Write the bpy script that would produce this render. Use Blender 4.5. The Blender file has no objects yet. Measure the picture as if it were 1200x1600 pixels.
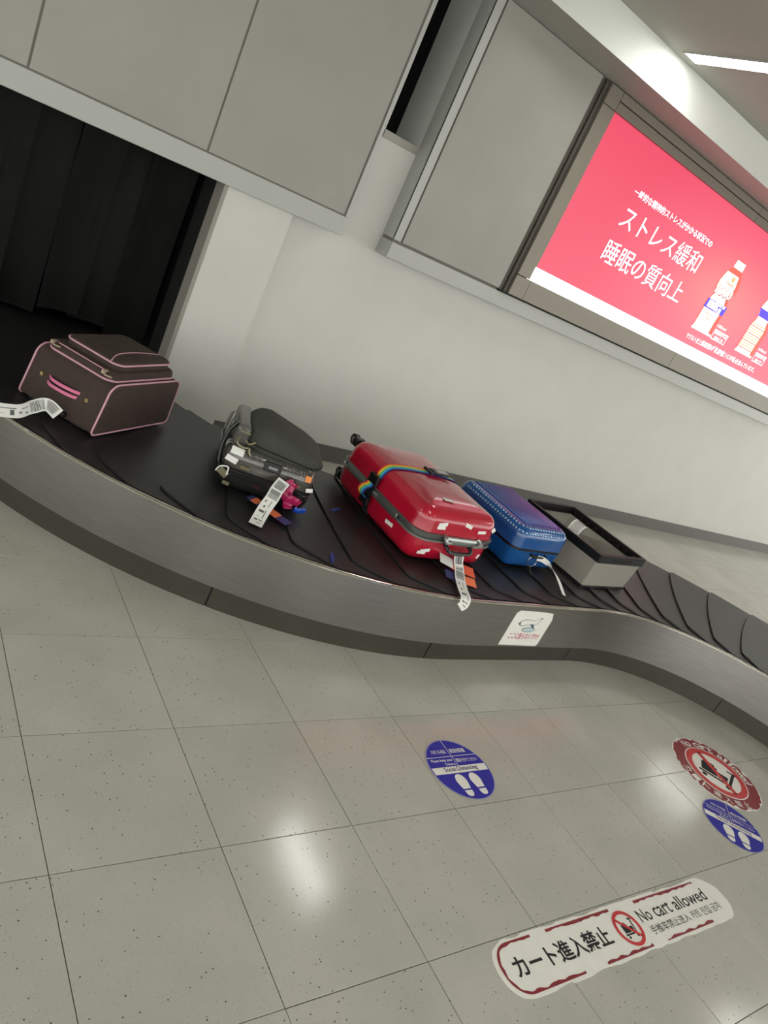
import bpy, bmesh, math, random
from mathutils import Vector, Matrix, noise
random.seed(7)
SC = bpy.context.scene
COL = SC.collection
PI = math.pi

# ------------------------------------------------------------------ camera
cam_d = bpy.data.cameras.new('camera')
cam_d.sensor_fit = 'VERTICAL'; cam_d.sensor_height = 24.0
cam_d.lens = 24.0 * 1179.37 / 1600.0
cam_d.clip_start = 0.05; cam_d.clip_end = 100
cam = bpy.data.objects.new('camera', cam_d); COL.objects.link(cam)
_R = Vector((0.77092051, -0.48236205, 0.41594282)); _U = Vector((-0.12918083, 0.52105741, 0.84368921))
_F = Vector((0.62369374, 0.70414915, -0.33938191)); _C = Vector((-0.61285442, -0.74203316, 1.65898065))
_m = Matrix.Identity(4)
for i in range(3):
    _m[i][0] = _R[i]; _m[i][1] = _U[i]; _m[i][2] = -_F[i]; _m[i][3] = _C[i]
cam.matrix_world = _m
SC.camera = cam

# ------------------------------------------------------------------ world and exposure
world = bpy.data.worlds.new('world'); SC.world = world; world.use_nodes = True
_bg = world.node_tree.nodes['Background']
_bg.inputs[0].default_value = (1.0, 1.0, 0.965, 1); _bg.inputs[1].default_value = 3.05
LAMP_STRENGTH = 36.0
SIGN_STRENGTH = 1.25
vs = SC.view_settings
vs.view_transform = 'Standard'; vs.look = 'None'; vs.exposure = 0.0; vs.gamma = 1.0; vs.use_curve_mapping = False

# ------------------------------------------------------------------ materials
def srgb(r, g, b):
    f = lambda c: (c / 255 / 12.92) if c / 255 <= 0.04045 else ((c / 255 + 0.055) / 1.055) ** 2.4
    return (f(r), f(g), f(b), 1)
MATS = {}
def mat(name, rgb, rough=0.5, metal=0.0, var=0.0, scale=8.0, bump=0.0, bscale=60.0, emit=None, coat=0.0, trans=0.0, alpha=1.0, spec=0.5, stretch=None):
    if name in MATS: return MATS[name]
    m = bpy.data.materials.new(name); m.use_nodes = True
    nt = m.node_tree; p = nt.nodes['Principled BSDF']
    c = srgb(*rgb)
    p.inputs['Base Color'].default_value = c
    p.inputs['Roughness'].default_value = rough; p.inputs['Metallic'].default_value = metal
    p.inputs['Specular IOR Level'].default_value = spec
    if coat: p.inputs['Coat Weight'].default_value = coat; p.inputs['Coat Roughness'].default_value = 0.08
    if trans: p.inputs['Transmission Weight'].default_value = trans
    if alpha < 1: p.inputs['Alpha'].default_value = alpha
    if emit is not None:
        p.inputs['Emission Color'].default_value = c; p.inputs['Emission Strength'].default_value = emit
    if var or bump:
        geo = nt.nodes.new('ShaderNodeNewGeometry'); mp = nt.nodes.new('ShaderNodeMapping')
        nt.links.new(geo.outputs['Position'], mp.inputs['Vector'])
        if stretch: mp.inputs['Scale'].default_value = stretch
    if var:
        n = nt.nodes.new('ShaderNodeTexNoise'); n.inputs['Scale'].default_value = scale; n.inputs['Detail'].default_value = 5
        nt.links.new(mp.outputs[0], n.inputs['Vector'])
        r = nt.nodes.new('ShaderNodeValToRGB')
        a = tuple(x * (1 - var) for x in c[:3]) + (1,); b = tuple(min(1, x * (1 + var)) for x in c[:3]) + (1,)
        r.color_ramp.elements[0].color = a; r.color_ramp.elements[1].color = b
        r.color_ramp.elements[0].position = 0.3; r.color_ramp.elements[1].position = 0.7
        nt.links.new(n.outputs['Fac'], r.inputs[0]); nt.links.new(r.outputs[0], p.inputs['Base Color'])
    if bump:
        n2 = nt.nodes.new('ShaderNodeTexNoise'); n2.inputs['Scale'].default_value = bscale; n2.inputs['Detail'].default_value = 3
        nt.links.new(mp.outputs[0], n2.inputs['Vector'])
        bp = nt.nodes.new('ShaderNodeBump'); bp.inputs['Strength'].default_value = bump; bp.inputs['Distance'].default_value = 0.002
        nt.links.new(n2.outputs['Fac'], bp.inputs['Height']); nt.links.new(bp.outputs[0], p.inputs['Normal'])
    MATS[name] = m
    return m

def floor_material():
    m = bpy.data.materials.new('terrazzo_floor'); m.use_nodes = True
    nt = m.node_tree; p = nt.nodes['Principled BSDF']; L = nt.links.new
    geo = nt.nodes.new('ShaderNodeNewGeometry')
    n = nt.nodes.new('ShaderNodeTexNoise'); n.inputs['Scale'].default_value = 3.0; n.inputs['Detail'].default_value = 4
    L(geo.outputs['Position'], n.inputs['Vector'])
    r = nt.nodes.new('ShaderNodeValToRGB')
    r.color_ramp.elements[0].color = srgb(180, 180, 169); r.color_ramp.elements[1].color = srgb(191, 189, 179)
    r.color_ramp.elements[0].position = 0.35; r.color_ramp.elements[1].position = 0.65
    L(n.outputs['Fac'], r.inputs[0])
    oi = nt.nodes.new('ShaderNodeObjectInfo')                      # each tile a touch lighter or darker
    mr = nt.nodes.new('ShaderNodeMapRange'); mr.inputs['To Min'].default_value = 0.96; mr.inputs['To Max'].default_value = 1.03
    L(oi.outputs['Random'], mr.inputs['Value'])
    mul = nt.nodes.new('ShaderNodeMix'); mul.data_type = 'RGBA'; mul.blend_type = 'MULTIPLY'; mul.inputs['Factor'].default_value = 1
    L(r.outputs[0], mul.inputs['A']); L(mr.outputs[0], mul.inputs['B'])
    cur = mul.outputs['Result']
    for sc, th, col, amt, seed in ((150, 0.20, (126, 121, 112), 0.55, 0.0), (58, 0.125, (60, 56, 52), 0.85, 31.7), (110, 0.17, (212, 208, 196), 0.4, 11.3)):
        mp = nt.nodes.new('ShaderNodeMapping'); mp.inputs['Location'].default_value = (seed, seed * 0.7, 0)
        L(geo.outputs['Position'], mp.inputs['Vector'])
        v = nt.nodes.new('ShaderNodeTexVoronoi'); v.inputs['Scale'].default_value = sc
        L(mp.outputs[0], v.inputs['Vector'])
        lt = nt.nodes.new('ShaderNodeMath'); lt.operation = 'LESS_THAN'; lt.inputs[1].default_value = th
        L(v.outputs['Distance'], lt.inputs[0])
        sep = nt.nodes.new('ShaderNodeSeparateColor'); L(v.outputs['Color'], sep.inputs[0])
        gt = nt.nodes.new('ShaderNodeMath'); gt.operation = 'GREATER_THAN'; gt.inputs[1].default_value = 0.62
        L(sep.outputs[0], gt.inputs[0])
        m1 = nt.nodes.new('ShaderNodeMath'); m1.operation = 'MULTIPLY'; L(lt.outputs[0], m1.inputs[0]); L(gt.outputs[0], m1.inputs[1])
        m2 = nt.nodes.new('ShaderNodeMath'); m2.operation = 'MULTIPLY'; L(m1.outputs[0], m2.inputs[0]); m2.inputs[1].default_value = amt
        mx = nt.nodes.new('ShaderNodeMix'); mx.data_type = 'RGBA'
        L(m2.outputs[0], mx.inputs['Factor']); L(cur, mx.inputs['A']); mx.inputs['B'].default_value = srgb(*col)
        cur = mx.outputs['Result']
    L(cur, p.inputs['Base Color'])
    p.inputs['Roughness'].default_value = 0.15; p.inputs['Specular IOR Level'].default_value = 0.5
    nb = nt.nodes.new('ShaderNodeTexNoise'); nb.inputs['Scale'].default_value = 45; nb.inputs['Detail'].default_value = 2
    L(geo.outputs['Position'], nb.inputs['Vector'])
    bp = nt.nodes.new('ShaderNodeBump'); bp.inputs['Strength'].default_value = 0.06; bp.inputs['Distance'].default_value = 0.002
    L(nb.outputs['Fac'], bp.inputs['Height']); L(bp.outputs[0], p.inputs['Normal'])
    MATS['floor'] = m
    return m

def stripes_material(name, cols, axis='Y', half=0.025, rough=0.6):
    m = bpy.data.materials.new(name); m.use_nodes = True
    nt = m.node_tree; p = nt.nodes['Principled BSDF']; L = nt.links.new
    at = nt.nodes.new('ShaderNodeAttribute'); at.attribute_name = 'across'
    r = nt.nodes.new('ShaderNodeValToRGB'); r.color_ramp.interpolation = 'CONSTANT'
    while len(r.color_ramp.elements) < len(cols): r.color_ramp.elements.new(0.5)
    for i, c in enumerate(cols):
        r.color_ramp.elements[i].position = i / len(cols); r.color_ramp.elements[i].color = srgb(*c)
    L(at.outputs['Fac'], r.inputs[0]); L(r.outputs[0], p.inputs['Base Color'])
    p.inputs['Roughness'].default_value = rough
    MATS[name] = m
    return m

def poster_material():
    m = bpy.data.materials.new('backlit_poster_red'); m.use_nodes = True
    nt = m.node_tree; p = nt.nodes['Principled BSDF']; L = nt.links.new
    tc = nt.nodes.new('ShaderNodeTexCoord')
    mp = nt.nodes.new('ShaderNodeMapping'); mp.inputs['Location'].default_value = (-2.05, 0, -2.2); mp.inputs['Scale'].default_value = (0.75, 0, 1.5)
    mp.vector_type = 'POINT'
    sub = nt.nodes.new('ShaderNodeVectorMath'); sub.operation = 'SUBTRACT'; sub.inputs[1].default_value = (5.15, 0, 2.2)
    L(tc.outputs['Object'], sub.inputs[0])
    mu = nt.nodes.new('ShaderNodeVectorMath'); mu.operation = 'MULTIPLY'; mu.inputs[1].default_value = (0.62, 0, 1.25)
    L(sub.outputs[0], mu.inputs[0])
    ln = nt.nodes.new('ShaderNodeVectorMath'); ln.operation = 'LENGTH'; L(mu.outputs[0], ln.inputs[0])
    r = nt.nodes.new('ShaderNodeValToRGB')
    r.color_ramp.elements[0].color = srgb(255, 136, 134); r.color_ramp.elements[1].color = srgb(246, 76, 106)
    r.color_ramp.elements[0].position = 0.05; r.color_ramp.elements[1].position = 1.0
    e = r.color_ramp.elements.new(0.5); e.color = srgb(255, 98, 124)
    L(ln.outputs['Value'], r.inputs[0])
    p.inputs['Base Color'].default_value = srgb(60, 20, 24)
    L(r.outputs[0], p.inputs['Emission Color']); p.inputs['Emission Strength'].default_value = SIGN_STRENGTH * 0.74
    p.inputs['Roughness'].default_value = 0.35
    nt.nodes.remove(mp)
    MATS['poster'] = m
    return m

# ------------------------------------------------------------------ mesh helpers
def link(o, parent=None):
    COL.objects.link(o)
    if parent is not None: o.parent = parent
    return o
def mesh_obj(name, verts, faces, m, parent=None, smooth=False):
    me = bpy.data.meshes.new(name)
    me.from_pydata([tuple(v) for v in verts], [], [tuple(f) for f in faces]); me.update()
    bm = bmesh.new(); bm.from_mesh(me)
    bmesh.ops.recalc_face_normals(bm, faces=bm.faces[:]); bm.to_mesh(me); bm.free()
    if m: me.materials.append(m)
    if smooth:
        for p in me.polygons: p.use_smooth = True
        try: me.set_sharp_from_angle(angle=math.radians(42))
        except Exception: pass
    return link(bpy.data.objects.new(name, me), parent)
def empty(name, loc=(0, 0, 0), rz=0.0):
    o = bpy.data.objects.new(name, None); o.empty_display_size = 0.1
    COL.objects.link(o); o.location = loc; o.rotation_euler = (0, 0, rz)
    return o
def tag(o, label=None, cat=None, group=None, kind=None):
    if label: o['label'] = label
    if cat: o['category'] = cat
    if group: o['group'] = group
    if kind: o['kind'] = kind
    return o
class MB:
    def __init__(s): s.v = []; s.f = []
    def add(s, vs_, fs_):
        b = len(s.v); s.v += [tuple(v) for v in vs_]; s.f += [tuple(i + b for i in f) for f in fs_]; return s
    def box(s, x0, y0, z0, x1, y1, z1):
        return s.add([(x, y, z) for z in (z0, z1) for y in (y0, y1) for x in (x0, x1)],
                     [(0, 1, 3, 2), (4, 6, 7, 5), (0, 4, 5, 1), (2, 3, 7, 6), (0, 2, 6, 4), (1, 5, 7, 3)])
    def loft(s, loops, cap0=True, cap1=True, closed=True):
        n = len(loops[0]); vs_ = [p for l in loops for p in l]; fs_ = []
        for k in range(len(loops) - 1):
            for i in range(n if closed else n - 1):
                j = (i + 1) % n
                fs_.append((k * n + i, k * n + j, (k + 1) * n + j, (k + 1) * n + i))
        if cap0: fs_.append(tuple(range(n))[::-1])
        if cap1: fs_.append(tuple((len(loops) - 1) * n + i for i in range(n)))
        return s.add(vs_, fs_)
    def tube(s, pts, r, n=8, closed=False):
        pts = [Vector(p) for p in pts]; loops = []; N = len(pts); up = Vector((0, 0, 1)); prev = None
        for i, p in enumerate(pts):
            a = pts[(i - 1) % N] if (closed or i > 0) else p
            b = pts[(i + 1) % N] if (closed or i < N - 1) else p
            t = (b - a).normalized()
            ref = prev if prev is not None else (up if abs(t.z) < 0.9 else Vector((1, 0, 0)))
            x = (ref - t * ref.dot(t))
            if x.length < 1e-5: x = t.orthogonal()
            x.normalize(); prev = x; y = t.cross(x)
            rr = r[i] if isinstance(r, (list, tuple)) else r
            loops.append([p + (x * math.cos(k * 2 * PI / n) + y * math.sin(k * 2 * PI / n)) * rr for k in range(n)])
        if closed: loops.append(loops[0]); return s.loft(loops, False, False)
        return s.loft(loops)
    def cyl(s, c, ax, r, h, n=20, r2=None):
        c = Vector(c); ax = Vector(ax).normalized(); x = ax.orthogonal().normalized(); y = ax.cross(x); r2 = r if r2 is None else r2
        return s.loft([[c + ax * hh + (x * math.cos(k * 2 * PI / n) + y * math.sin(k * 2 * PI / n)) * q for k in range(n)] for hh, q in ((-h / 2, r), (h / 2, r2))])
    def prism(s, pts, z0, z1):
        return s.loft([[(x, y, z0) for x, y in pts], [(x, y, z1) for x, y in pts]])
    def build(s, name, m, parent=None, smooth=False): return mesh_obj(name, s.v, s.f, m, parent, smooth)

def rrect(x0, y0, x1, y1, r, n=6):
    r = max(0.0005, min(r, (x1 - x0) / 2 - 1e-4, (y1 - y0) / 2 - 1e-4)); out = []
    for cx, cy, a0 in ((x1 - r, y1 - r, 0), (x0 + r, y1 - r, PI / 2), (x0 + r, y0 + r, PI), (x1 - r, y0 + r, 1.5 * PI)):
        for k in range(n + 1):
            a = a0 + PI / 2 * k / n; out.append((cx + r * math.cos(a), cy + r * math.sin(a)))
    return out
def shell(mb, x0, y0, x1, y1, r, lay, n=6):
    """stack of rounded rectangles: lay = [(inset, z), ...]"""
    mb.loft([[(x, y, z) for x, y in rrect(x0 + i, y0 + i, x1 - i, y1 - i, max(0.004, r - i), n)] for i, z in lay]); return mb
def quarter(i0, z0, r, top=True, n=5, rz=None):
    """quarter round from side (inset i0) to flat; returns [(inset,z)]"""
    rz = r if rz is None else rz
    o = [(i0 + r * (1 - math.cos(PI / 2 * k / n)), z0 + (rz if top else -rz) * math.sin(PI / 2 * k / n)) for k in range(n + 1)]
    return o if top else o[::-1]
def bbox_part(name, x0, y0, z0, x1, y1, z1, m, parent=None, bev=0.003):
    o = None
    bm = bmesh.new(); bmesh.ops.create_cube(bm, size=1.0)
    for v in bm.verts: v.co = Vector(((x0 + x1) / 2 + v.co.x * (x1 - x0), (y0 + y1) / 2 + v.co.y * (y1 - y0), (z0 + z1) / 2 + v.co.z * (z1 - z0)))
    if bev: bmesh.ops.bevel(bm, geom=bm.edges[:], offset=min(bev, 0.45 * min(x1 - x0, y1 - y0, z1 - z0)), segments=2, affect='EDGES', profile=0.5)
    me = bpy.data.meshes.new(name); bm.to_mesh(me); bm.free(); me.materials.append(m)
    return link(bpy.data.objects.new(name, me), parent)
def ribbon(name, pts, wv, width, m, parent=None, thick=0.0008):
    """thin strip along pts; wv = width direction (one vector or one per point)"""
    pts = [Vector(p) for p in pts]; n = len(pts); loops = []; ac = []
    for i, p in enumerate(pts):
        t = (pts[min(n - 1, i + 1)] - pts[max(0, i - 1)]).normalized()
        w = Vector(wv[i] if isinstance(wv, list) else wv).normalized(); w = (w - t * w.dot(t)).normalized(); nn = t.cross(w)
        loops.append([p - w * width / 2 + nn * thick / 2, p + w * width / 2 + nn * thick / 2, p + w * width / 2 - nn * thick / 2, p - w * width / 2 - nn * thick / 2])
        ac += [0.0, 0.999, 0.999, 0.0]
    o = MB().loft(loops).build(name, m, parent)
    at = o.data.attributes.new('across', 'FLOAT', 'POINT')
    for i, a in enumerate(ac): at.data[i].value = a
    return o
def smooth_path(pts, n=8):
    pts = [Vector(p) for p in pts]; out = []
    for i in range(len(pts) - 1):
        p0, p1, p2, p3 = pts[max(0, i - 1)], pts[i], pts[i + 1], pts[min(len(pts) - 1, i + 2)]
        for k in range(n):
            t = k / n
            out.append(0.5 * ((2 * p1) + (p2 - p0) * t + (2 * p0 - 5 * p1 + 4 * p2 - p3) * t * t + (3 * p1 - p0 - 3 * p2 + p3) * t ** 3))
    out.append(pts[-1]); return out
def print_bars(name, pts, wv, width, segs, m, parent, side=1.0):
    """flat print on a ribbon; segs = [(a, b, c, d)]: a..b along the length, c..d across, fractions"""
    pts = [Vector(p) for p in pts]; n = len(pts) - 1
    def at(f, c):
        x = max(0, min(0.99999, f)) * n; i = int(x); p = pts[i].lerp(pts[i + 1], x - i)
        t = (pts[min(n, i + 1)] - pts[max(0, i)]).normalized(); w = Vector(wv).normalized(); w = (w - t * w.dot(t)).normalized(); nn = t.cross(w)
        return p + w * width * (c - 0.5) + nn * side * 0.0012
    mb = MB()
    for a, b, c, d in segs:
        k = max(1, int((b - a) * n * 1.5)); vs_ = []; fs_ = []
        for q in range(k + 1):
            f = a + (b - a) * q / k; vs_ += [at(f, c), at(f, d)]
            if q: fs_.append((2 * q - 2, 2 * q - 1, 2 * q + 1, 2 * q))
        mb.add(vs_, fs_)
    return mb.build(name, m, parent)
def barcode_segs(seed=1, long_first=True):
    rnd = random.Random(seed); s = []
    c = 0.14
    while c < 0.86:                                   # bars running along the strip
        w = rnd.choice((0.012, 0.02, 0.035)); s.append((0.06, 0.2, c, min(0.88, c + w))); c += w + rnd.choice((0.014, 0.024))
    a = 0.24
    while a < 0.42:                                   # bars running across
        w = rnd.choice((0.005, 0.008, 0.013)); s.append((a, a + w, 0.12, 0.88)); a += w + rnd.choice((0.006, 0.011))
    for k in range(5): s.append((0.48 + k * 0.08, 0.515 + k * 0.08, 0.2 + 0.12 * (k % 2), 0.3 + 0.14 * (k % 3)))
    s += [(0.46, 0.56, 0.62, 0.67), (0.62, 0.76, 0.66, 0.72), (0.8, 0.82, 0.5, 0.8), (0.88, 0.895, 0.45, 0.78)]
    return s
def text_mesh(body, weight=0.0):
    c = bpy.data.curves.new('lettering', 'FONT'); c.body = body; c.resolution_u = 3; c.offset = weight
    o = bpy.data.objects.new('lettering', c); COL.objects.link(o)
    bpy.context.view_layer.update()
    me = bpy.data.meshes.new_from_object(o.evaluated_get(bpy.context.evaluated_depsgraph_get()))
    bpy.data.objects.remove(o); bpy.data.curves.remove(c)
    return me
def text(body, x0, x1, y0, y1, m, parent, mapf, name='lettering', bold=0.0):
    """lettering fitted to the rectangle; mapf turns (x, y) of the sign's plane into a 3D point; bold = stroke weight in em"""
    me = text_mesh(body, bold); me.name = name
    xs = [v.co.x for v in me.vertices]; ys = [v.co.y for v in me.vertices]
    ax, bx, ay, by = min(xs), max(xs), min(ys), max(ys)
    for v in me.vertices:
        v.co = Vector(mapf(x0 + (v.co.x - ax) / max(1e-6, bx - ax) * (x1 - x0), y0 + (v.co.y - ay) / max(1e-6, by - ay) * (y1 - y0)))
    me.materials.clear(); me.materials.append(m); me.update()
    return link(bpy.data.objects.new(name, me), parent)
def text_cells(body, x0, x1, y0, y1, m, parent, mapf, bold=0.0):
    """large full-width lettering, every character an object of its own"""
    w = lambda me: (min(v.co.x for v in me.vertices), max(v.co.x for v in me.vertices))
    a, b = text_mesh('\u56fd'), text_mesh('\u56fd\u56fd'); adv = w(b)[1] - w(a)[1]; bpy.data.meshes.remove(a); bpy.data.meshes.remove(b)
    ms = [text_mesh(ch, bold) for ch in body]
    for i, me in enumerate(ms):
        for v in me.vertices: v.co.x += adv * i
    ax = min(w(me)[0] for me in ms); bx = max(w(me)[1] for me in ms)
    ay = min(v.co.y for me in ms for v in me.vertices); by = max(v.co.y for me in ms for v in me.vertices)
    for me in ms:
        for v in me.vertices: v.co = Vector(mapf(x0 + (v.co.x - ax) / (bx - ax) * (x1 - x0), y0 + (v.co.y - ay) / (by - ay) * (y1 - y0)))
        me.materials.clear(); me.materials.append(m); me.update(); me.name = 'letter'
        link(bpy.data.objects.new('letter', me), parent)
def flat(name, pts, mapf, m, parent):
    return mesh_obj(name, [mapf(x, y) for x, y in pts], [tuple(range(len(pts)))], m, parent)
def circle(cx, cy, r, n=40, a0=0, a1=2 * PI): return [(cx + r * math.cos(a0 + (a1 - a0) * k / n), cy + r * math.sin(a0 + (a1 - a0) * k / n)) for k in range(n)]
def ring(name, cx, cy, r0, r1, mapf, m, parent, n=48):
    vs_ = []; fs_ = []
    for k in range(n):
        a = 2 * PI * k / n; vs_ += [mapf(cx + r0 * math.cos(a), cy + r0 * math.sin(a)), mapf(cx + r1 * math.cos(a), cy + r1 * math.sin(a))]
        j = (k + 1) % n; fs_.append((2 * k, 2 * k + 1, 2 * j + 1, 2 * j))
    return mesh_obj(name, vs_, fs_, m, parent)

# palette
M_floor = floor_material()
M_grout = mat('floor_joint', (56, 52, 46), 0.9)
M_wall = mat('white_wall_paint', (206, 206, 200), 0.65, var=0.02, scale=4, bump=0.15, bscale=220)
M_panel = mat('grey_stone_panel', (150, 148, 140), 0.42, var=0.05, scale=3.2, bump=0.05, bscale=90)
M_trim = mat('grey_painted_trim', (172, 173, 167), 0.38)
M_groove = mat('dark_joint', (112, 109, 102), 0.7)
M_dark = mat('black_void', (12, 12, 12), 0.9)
M_ceil = mat('ceiling_paint', (176, 178, 168), 0.75, var=0.02, scale=2)
M_fascia = mat('white_fascia', (214, 216, 210), 0.6)
M_base = mat('dark_grey_baseboard', (96, 95, 90), 0.5)
M_frame = mat('warm_grey_metal_frame', (124, 118, 106), 0.42, metal=0.35, var=0.03, scale=6)
M_chan = mat('dark_channel', (74, 70, 62), 0.5, metal=0.3)
M_steel = mat('brushed_stainless', (154, 152, 149), 0.32, metal=1.0, var=0.06, scale=5, stretch=(2, 2, 14))
M_steel_edge = mat('polished_stainless_edge', (226, 222, 214), 0.15, metal=1.0)
M_toe = mat('dark_toe_kick', (84, 80, 72), 0.4, metal=0.6, var=0.06, scale=5)
M_rubber = mat('black_rubber_plate', (34, 33, 33), 0.42, var=0.16, scale=7, bump=0.08, bscale=150)
M_black = mat('black_plastic', (18, 18, 19), 0.35)
M_blackmatte = mat('black_matte', (15, 15, 15), 0.85)
M_curtain = mat('black_rubber_curtain', (17, 17, 16), 0.65, var=0.3, scale=3, spec=0.15)
M_white = mat('white_paper', (232, 232, 228), 0.6)
M_ink = mat('black_ink', (24, 24, 26), 0.7)
M_greyink = mat('grey_print', (92, 92, 92), 0.7)

# ------------------------------------------------------------------ floor
WALL_Y = 3.36
fl = MB().box(-9, -9, -0.12, 15, 6.0, -0.004).build('floor', M_grout); tag(fl, kind='structure')
T = 0.45; G = 0.0011
def tile_mesh():
    bm = bmesh.new(); bmesh.ops.create_cube(bm, size=1.0)
    for v in bm.verts: v.co = Vector((v.co.x * (T - 2 * G), v.co.y * (T - 2 * G), v.co.z * 0.012 - 0.006))
    bmesh.ops.bevel(bm, geom=[e for e in bm.edges if all(v.co.z > -0.001 for v in e.verts)], offset=0.0008, segments=1, affect='EDGES')
    me = bpy.data.meshes.new('tile'); bm.to_mesh(me); bm.free(); me.materials.append(M_floor); return me
TM = tile_mesh()
rest = MB()
for i in range(-20, 33):
    for j in range(-20, 8):
        x = (i + 0.5) * T; y = (j + 0.5) * T
        if y > WALL_Y + 0.1 and not (-2 < x < 2): continue
        d = Vector((x, y, 0)) - _C; z = d.dot(_F)
        inview = False
        if z > 0.3:
            px = 600 + 1179.4 * d.dot(_R) / z; py = 800 - 1179.4 * d.dot(_U) / z
            inview = -180 < px < 1380 and -100 < py < 1800 and x < 9.5
        if inview:
            o = link(bpy.data.objects.new('tile', TM), fl); o.location = (x, y, 0)
        else:
            rest.box(x - T / 2 + G, y - T / 2 + G, -0.012, x + T / 2 - G, y + T / 2 - G, 0)
ro = rest.build('outlying_tiles', M_floor, fl); tag(ro, kind='stuff')

# ------------------------------------------------------------------ back wall, opening, panels
PIER_Y = 3.27; BOX_Y = 3.24; B2Y = 3.22
SOFF_Z = 2.895; FASC_Y = 2.87; CEIL_Z = 3.105
wb = MB()
wb.box(1.38, WALL_Y, 0, 1.76, WALL_Y + 0.2, SOFF_Z)                # right of the pier, up to the slot
wb.box(1.76, WALL_Y, 0, 2.02, WALL_Y + 0.2, 2.0)                   # low part of the slot between the boxes
wb.box(2.02, WALL_Y, 0, 15, WALL_Y + 0.2, SOFF_Z)
wb.box(-9, WALL_Y, 0, -0.62, WALL_Y + 0.2, SOFF_Z)
wb.box(-0.62, WALL_Y, 1.45, 1.38, WALL_Y + 0.2, SOFF_Z)
tag(wb.build('wall_back', M_wall), kind='structure')
pier = MB().box(0.985, PIER_Y, 0, 1.38, WALL_Y + 0.2, 1.46).build('wall_pier', M_wall); tag(pier, kind='structure')
tr = MB().box(0.962, PIER_Y - 0.002, 0, 0.985, 3.385, 1.46).build('trim_1', mat('opening_edge_trim', (150, 147, 138), 0.5)); tag(tr, kind='structure')
bb = MB().box(1.38, WALL_Y - 0.012, 0, 15, WALL_Y, 0.115).build('baseboard_back', M_base); tag(bb, kind='structure')
# dark baggage tunnel behind the opening
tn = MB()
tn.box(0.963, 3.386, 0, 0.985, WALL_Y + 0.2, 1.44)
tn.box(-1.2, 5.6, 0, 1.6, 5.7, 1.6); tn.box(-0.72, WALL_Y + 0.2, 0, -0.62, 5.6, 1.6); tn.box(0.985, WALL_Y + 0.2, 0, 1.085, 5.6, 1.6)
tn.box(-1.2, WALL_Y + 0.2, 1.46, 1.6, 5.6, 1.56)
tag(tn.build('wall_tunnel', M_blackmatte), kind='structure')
# left upper panel box
up = MB().box(-4.2, BOX_Y + 0.005, 1.44, 1.685, WALL_Y, SOFF_Z).build('wall_upper_cladding', M_groove); tag(up, kind='structure')
edges = [-4.2, -3.365, -2.53, -1.694, -0.858, -0.022, 0.813, 1.658]
for a, b in zip(edges[:-1], edges[1:]):
    bbox_part('panel', a + 0.005, BOX_Y, 1.535, b - 0.005, BOX_Y + 0.014, SOFF_Z - 0.005, M_panel, up, 0.002)
bbox_part('bottom_trim', -4.2, BOX_Y - 0.006, 1.425, 1.685, WALL_Y - 0.001, 1.528, M_trim, up, 0.003)
bbox_part('edge_strip', 1.665, BOX_Y - 0.004, 1.5285, 1.685, WALL_Y - 0.001, SOFF_Z - 0.005, M_trim, up, 0.002)
# cap on the low wall between the boxes
cp = bbox_part('trim_2', 1.757, WALL_Y - 0.008, 1.998, 2.018, WALL_Y + 0.2, 2.04, mat('sill_cap', (160, 156, 148), 0.45), None, 0.002); tag(cp, kind='structure')
dv = MB().box(-9, 4.3, 1.56, 15, 4.36, 3.8).box(-9, FASC_Y + 0.061, 3.5, 15, 4.3, 3.56).box(0.9, WALL_Y + 0.2, 1.57, 1.0, 4.3, 3.5).box(2.8, WALL_Y + 0.2, 1.57, 2.9, 4.3, 3.5).build('recess_light_block', M_blackmatte); tag(dv, kind='structure')  # added black box with a roof that keeps outside light from the slot
# right box: side return, corner post, panel, trim
rb = MB().box(2.02, B2Y + 0.016, 1.425, 7.25, WALL_Y - 0.0005, SOFF_Z).build('wall_billboard_housing', M_groove); tag(rb, kind='structure')
bbox_part('side_panel', 2.012, B2Y + 0.004, 1.53, 2.0195, WALL_Y - 0.001, SOFF_Z - 0.003, M_trim, rb, 0.0)
bbox_part('side_panel', 2.012, WALL_Y - 0.0005, 2.041, 2.0195, 3.66, 3.4, M_fascia, rb, 0.0)  # same side face, given a paler colour to stand in for light
bbox_part('corner_post', 2.012, B2Y, 1.53, 2.066, B2Y + 0.016, SOFF_Z - 0.003, M_trim, rb, 0.002)
bbox_part('panel', 2.078, B2Y, 1.53, 2.932, B2Y + 0.015, SOFF_Z - 0.003, M_panel, rb, 0.002)
bbox_part('bottom_trim', 2.010, B2Y - 0.004, 1.42, 7.3, WALL_Y - 0.001, 1.514, M_trim, rb, 0.004)
bbox_part('channel', 2.934, B2Y + 0.010, 1.522, 3.008, B2Y + 0.0158, SOFF_Z - 0.003, M_chan, rb, 0.0)
bbox_part('channel_rib', 2.974, B2Y - 0.004, 1.522, 3.008, B2Y + 0.0095, SOFF_Z - 0.003, M_chan, rb, 0.002)
# soffit, fascia, ceiling
tag(MB().box(-9, FASC_Y, SOFF_Z, 15, WALL_Y, SOFF_Z + 0.06).build('ceiling_soffit', mat('soffit_paint', (172, 171, 164), 0.6)), kind='structure')
tag(MB().box(-9, FASC_Y, SOFF_Z + 0.06, 15, FASC_Y + 0.06, CEIL_Z + 0.3).build('wall_fascia', M_fascia), kind='structure')
tag(MB().box(-9, FASC_Y - 0.003, SOFF_Z - 0.001, 15, FASC_Y, CEIL_Z).build('trim_3', M_fascia), kind='structure')
tag(MB().box(-9, -9, CEIL_Z, 15, FASC_Y, CEIL_Z + 0.1).build('ceiling', M_ceil), kind='structure')

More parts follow.
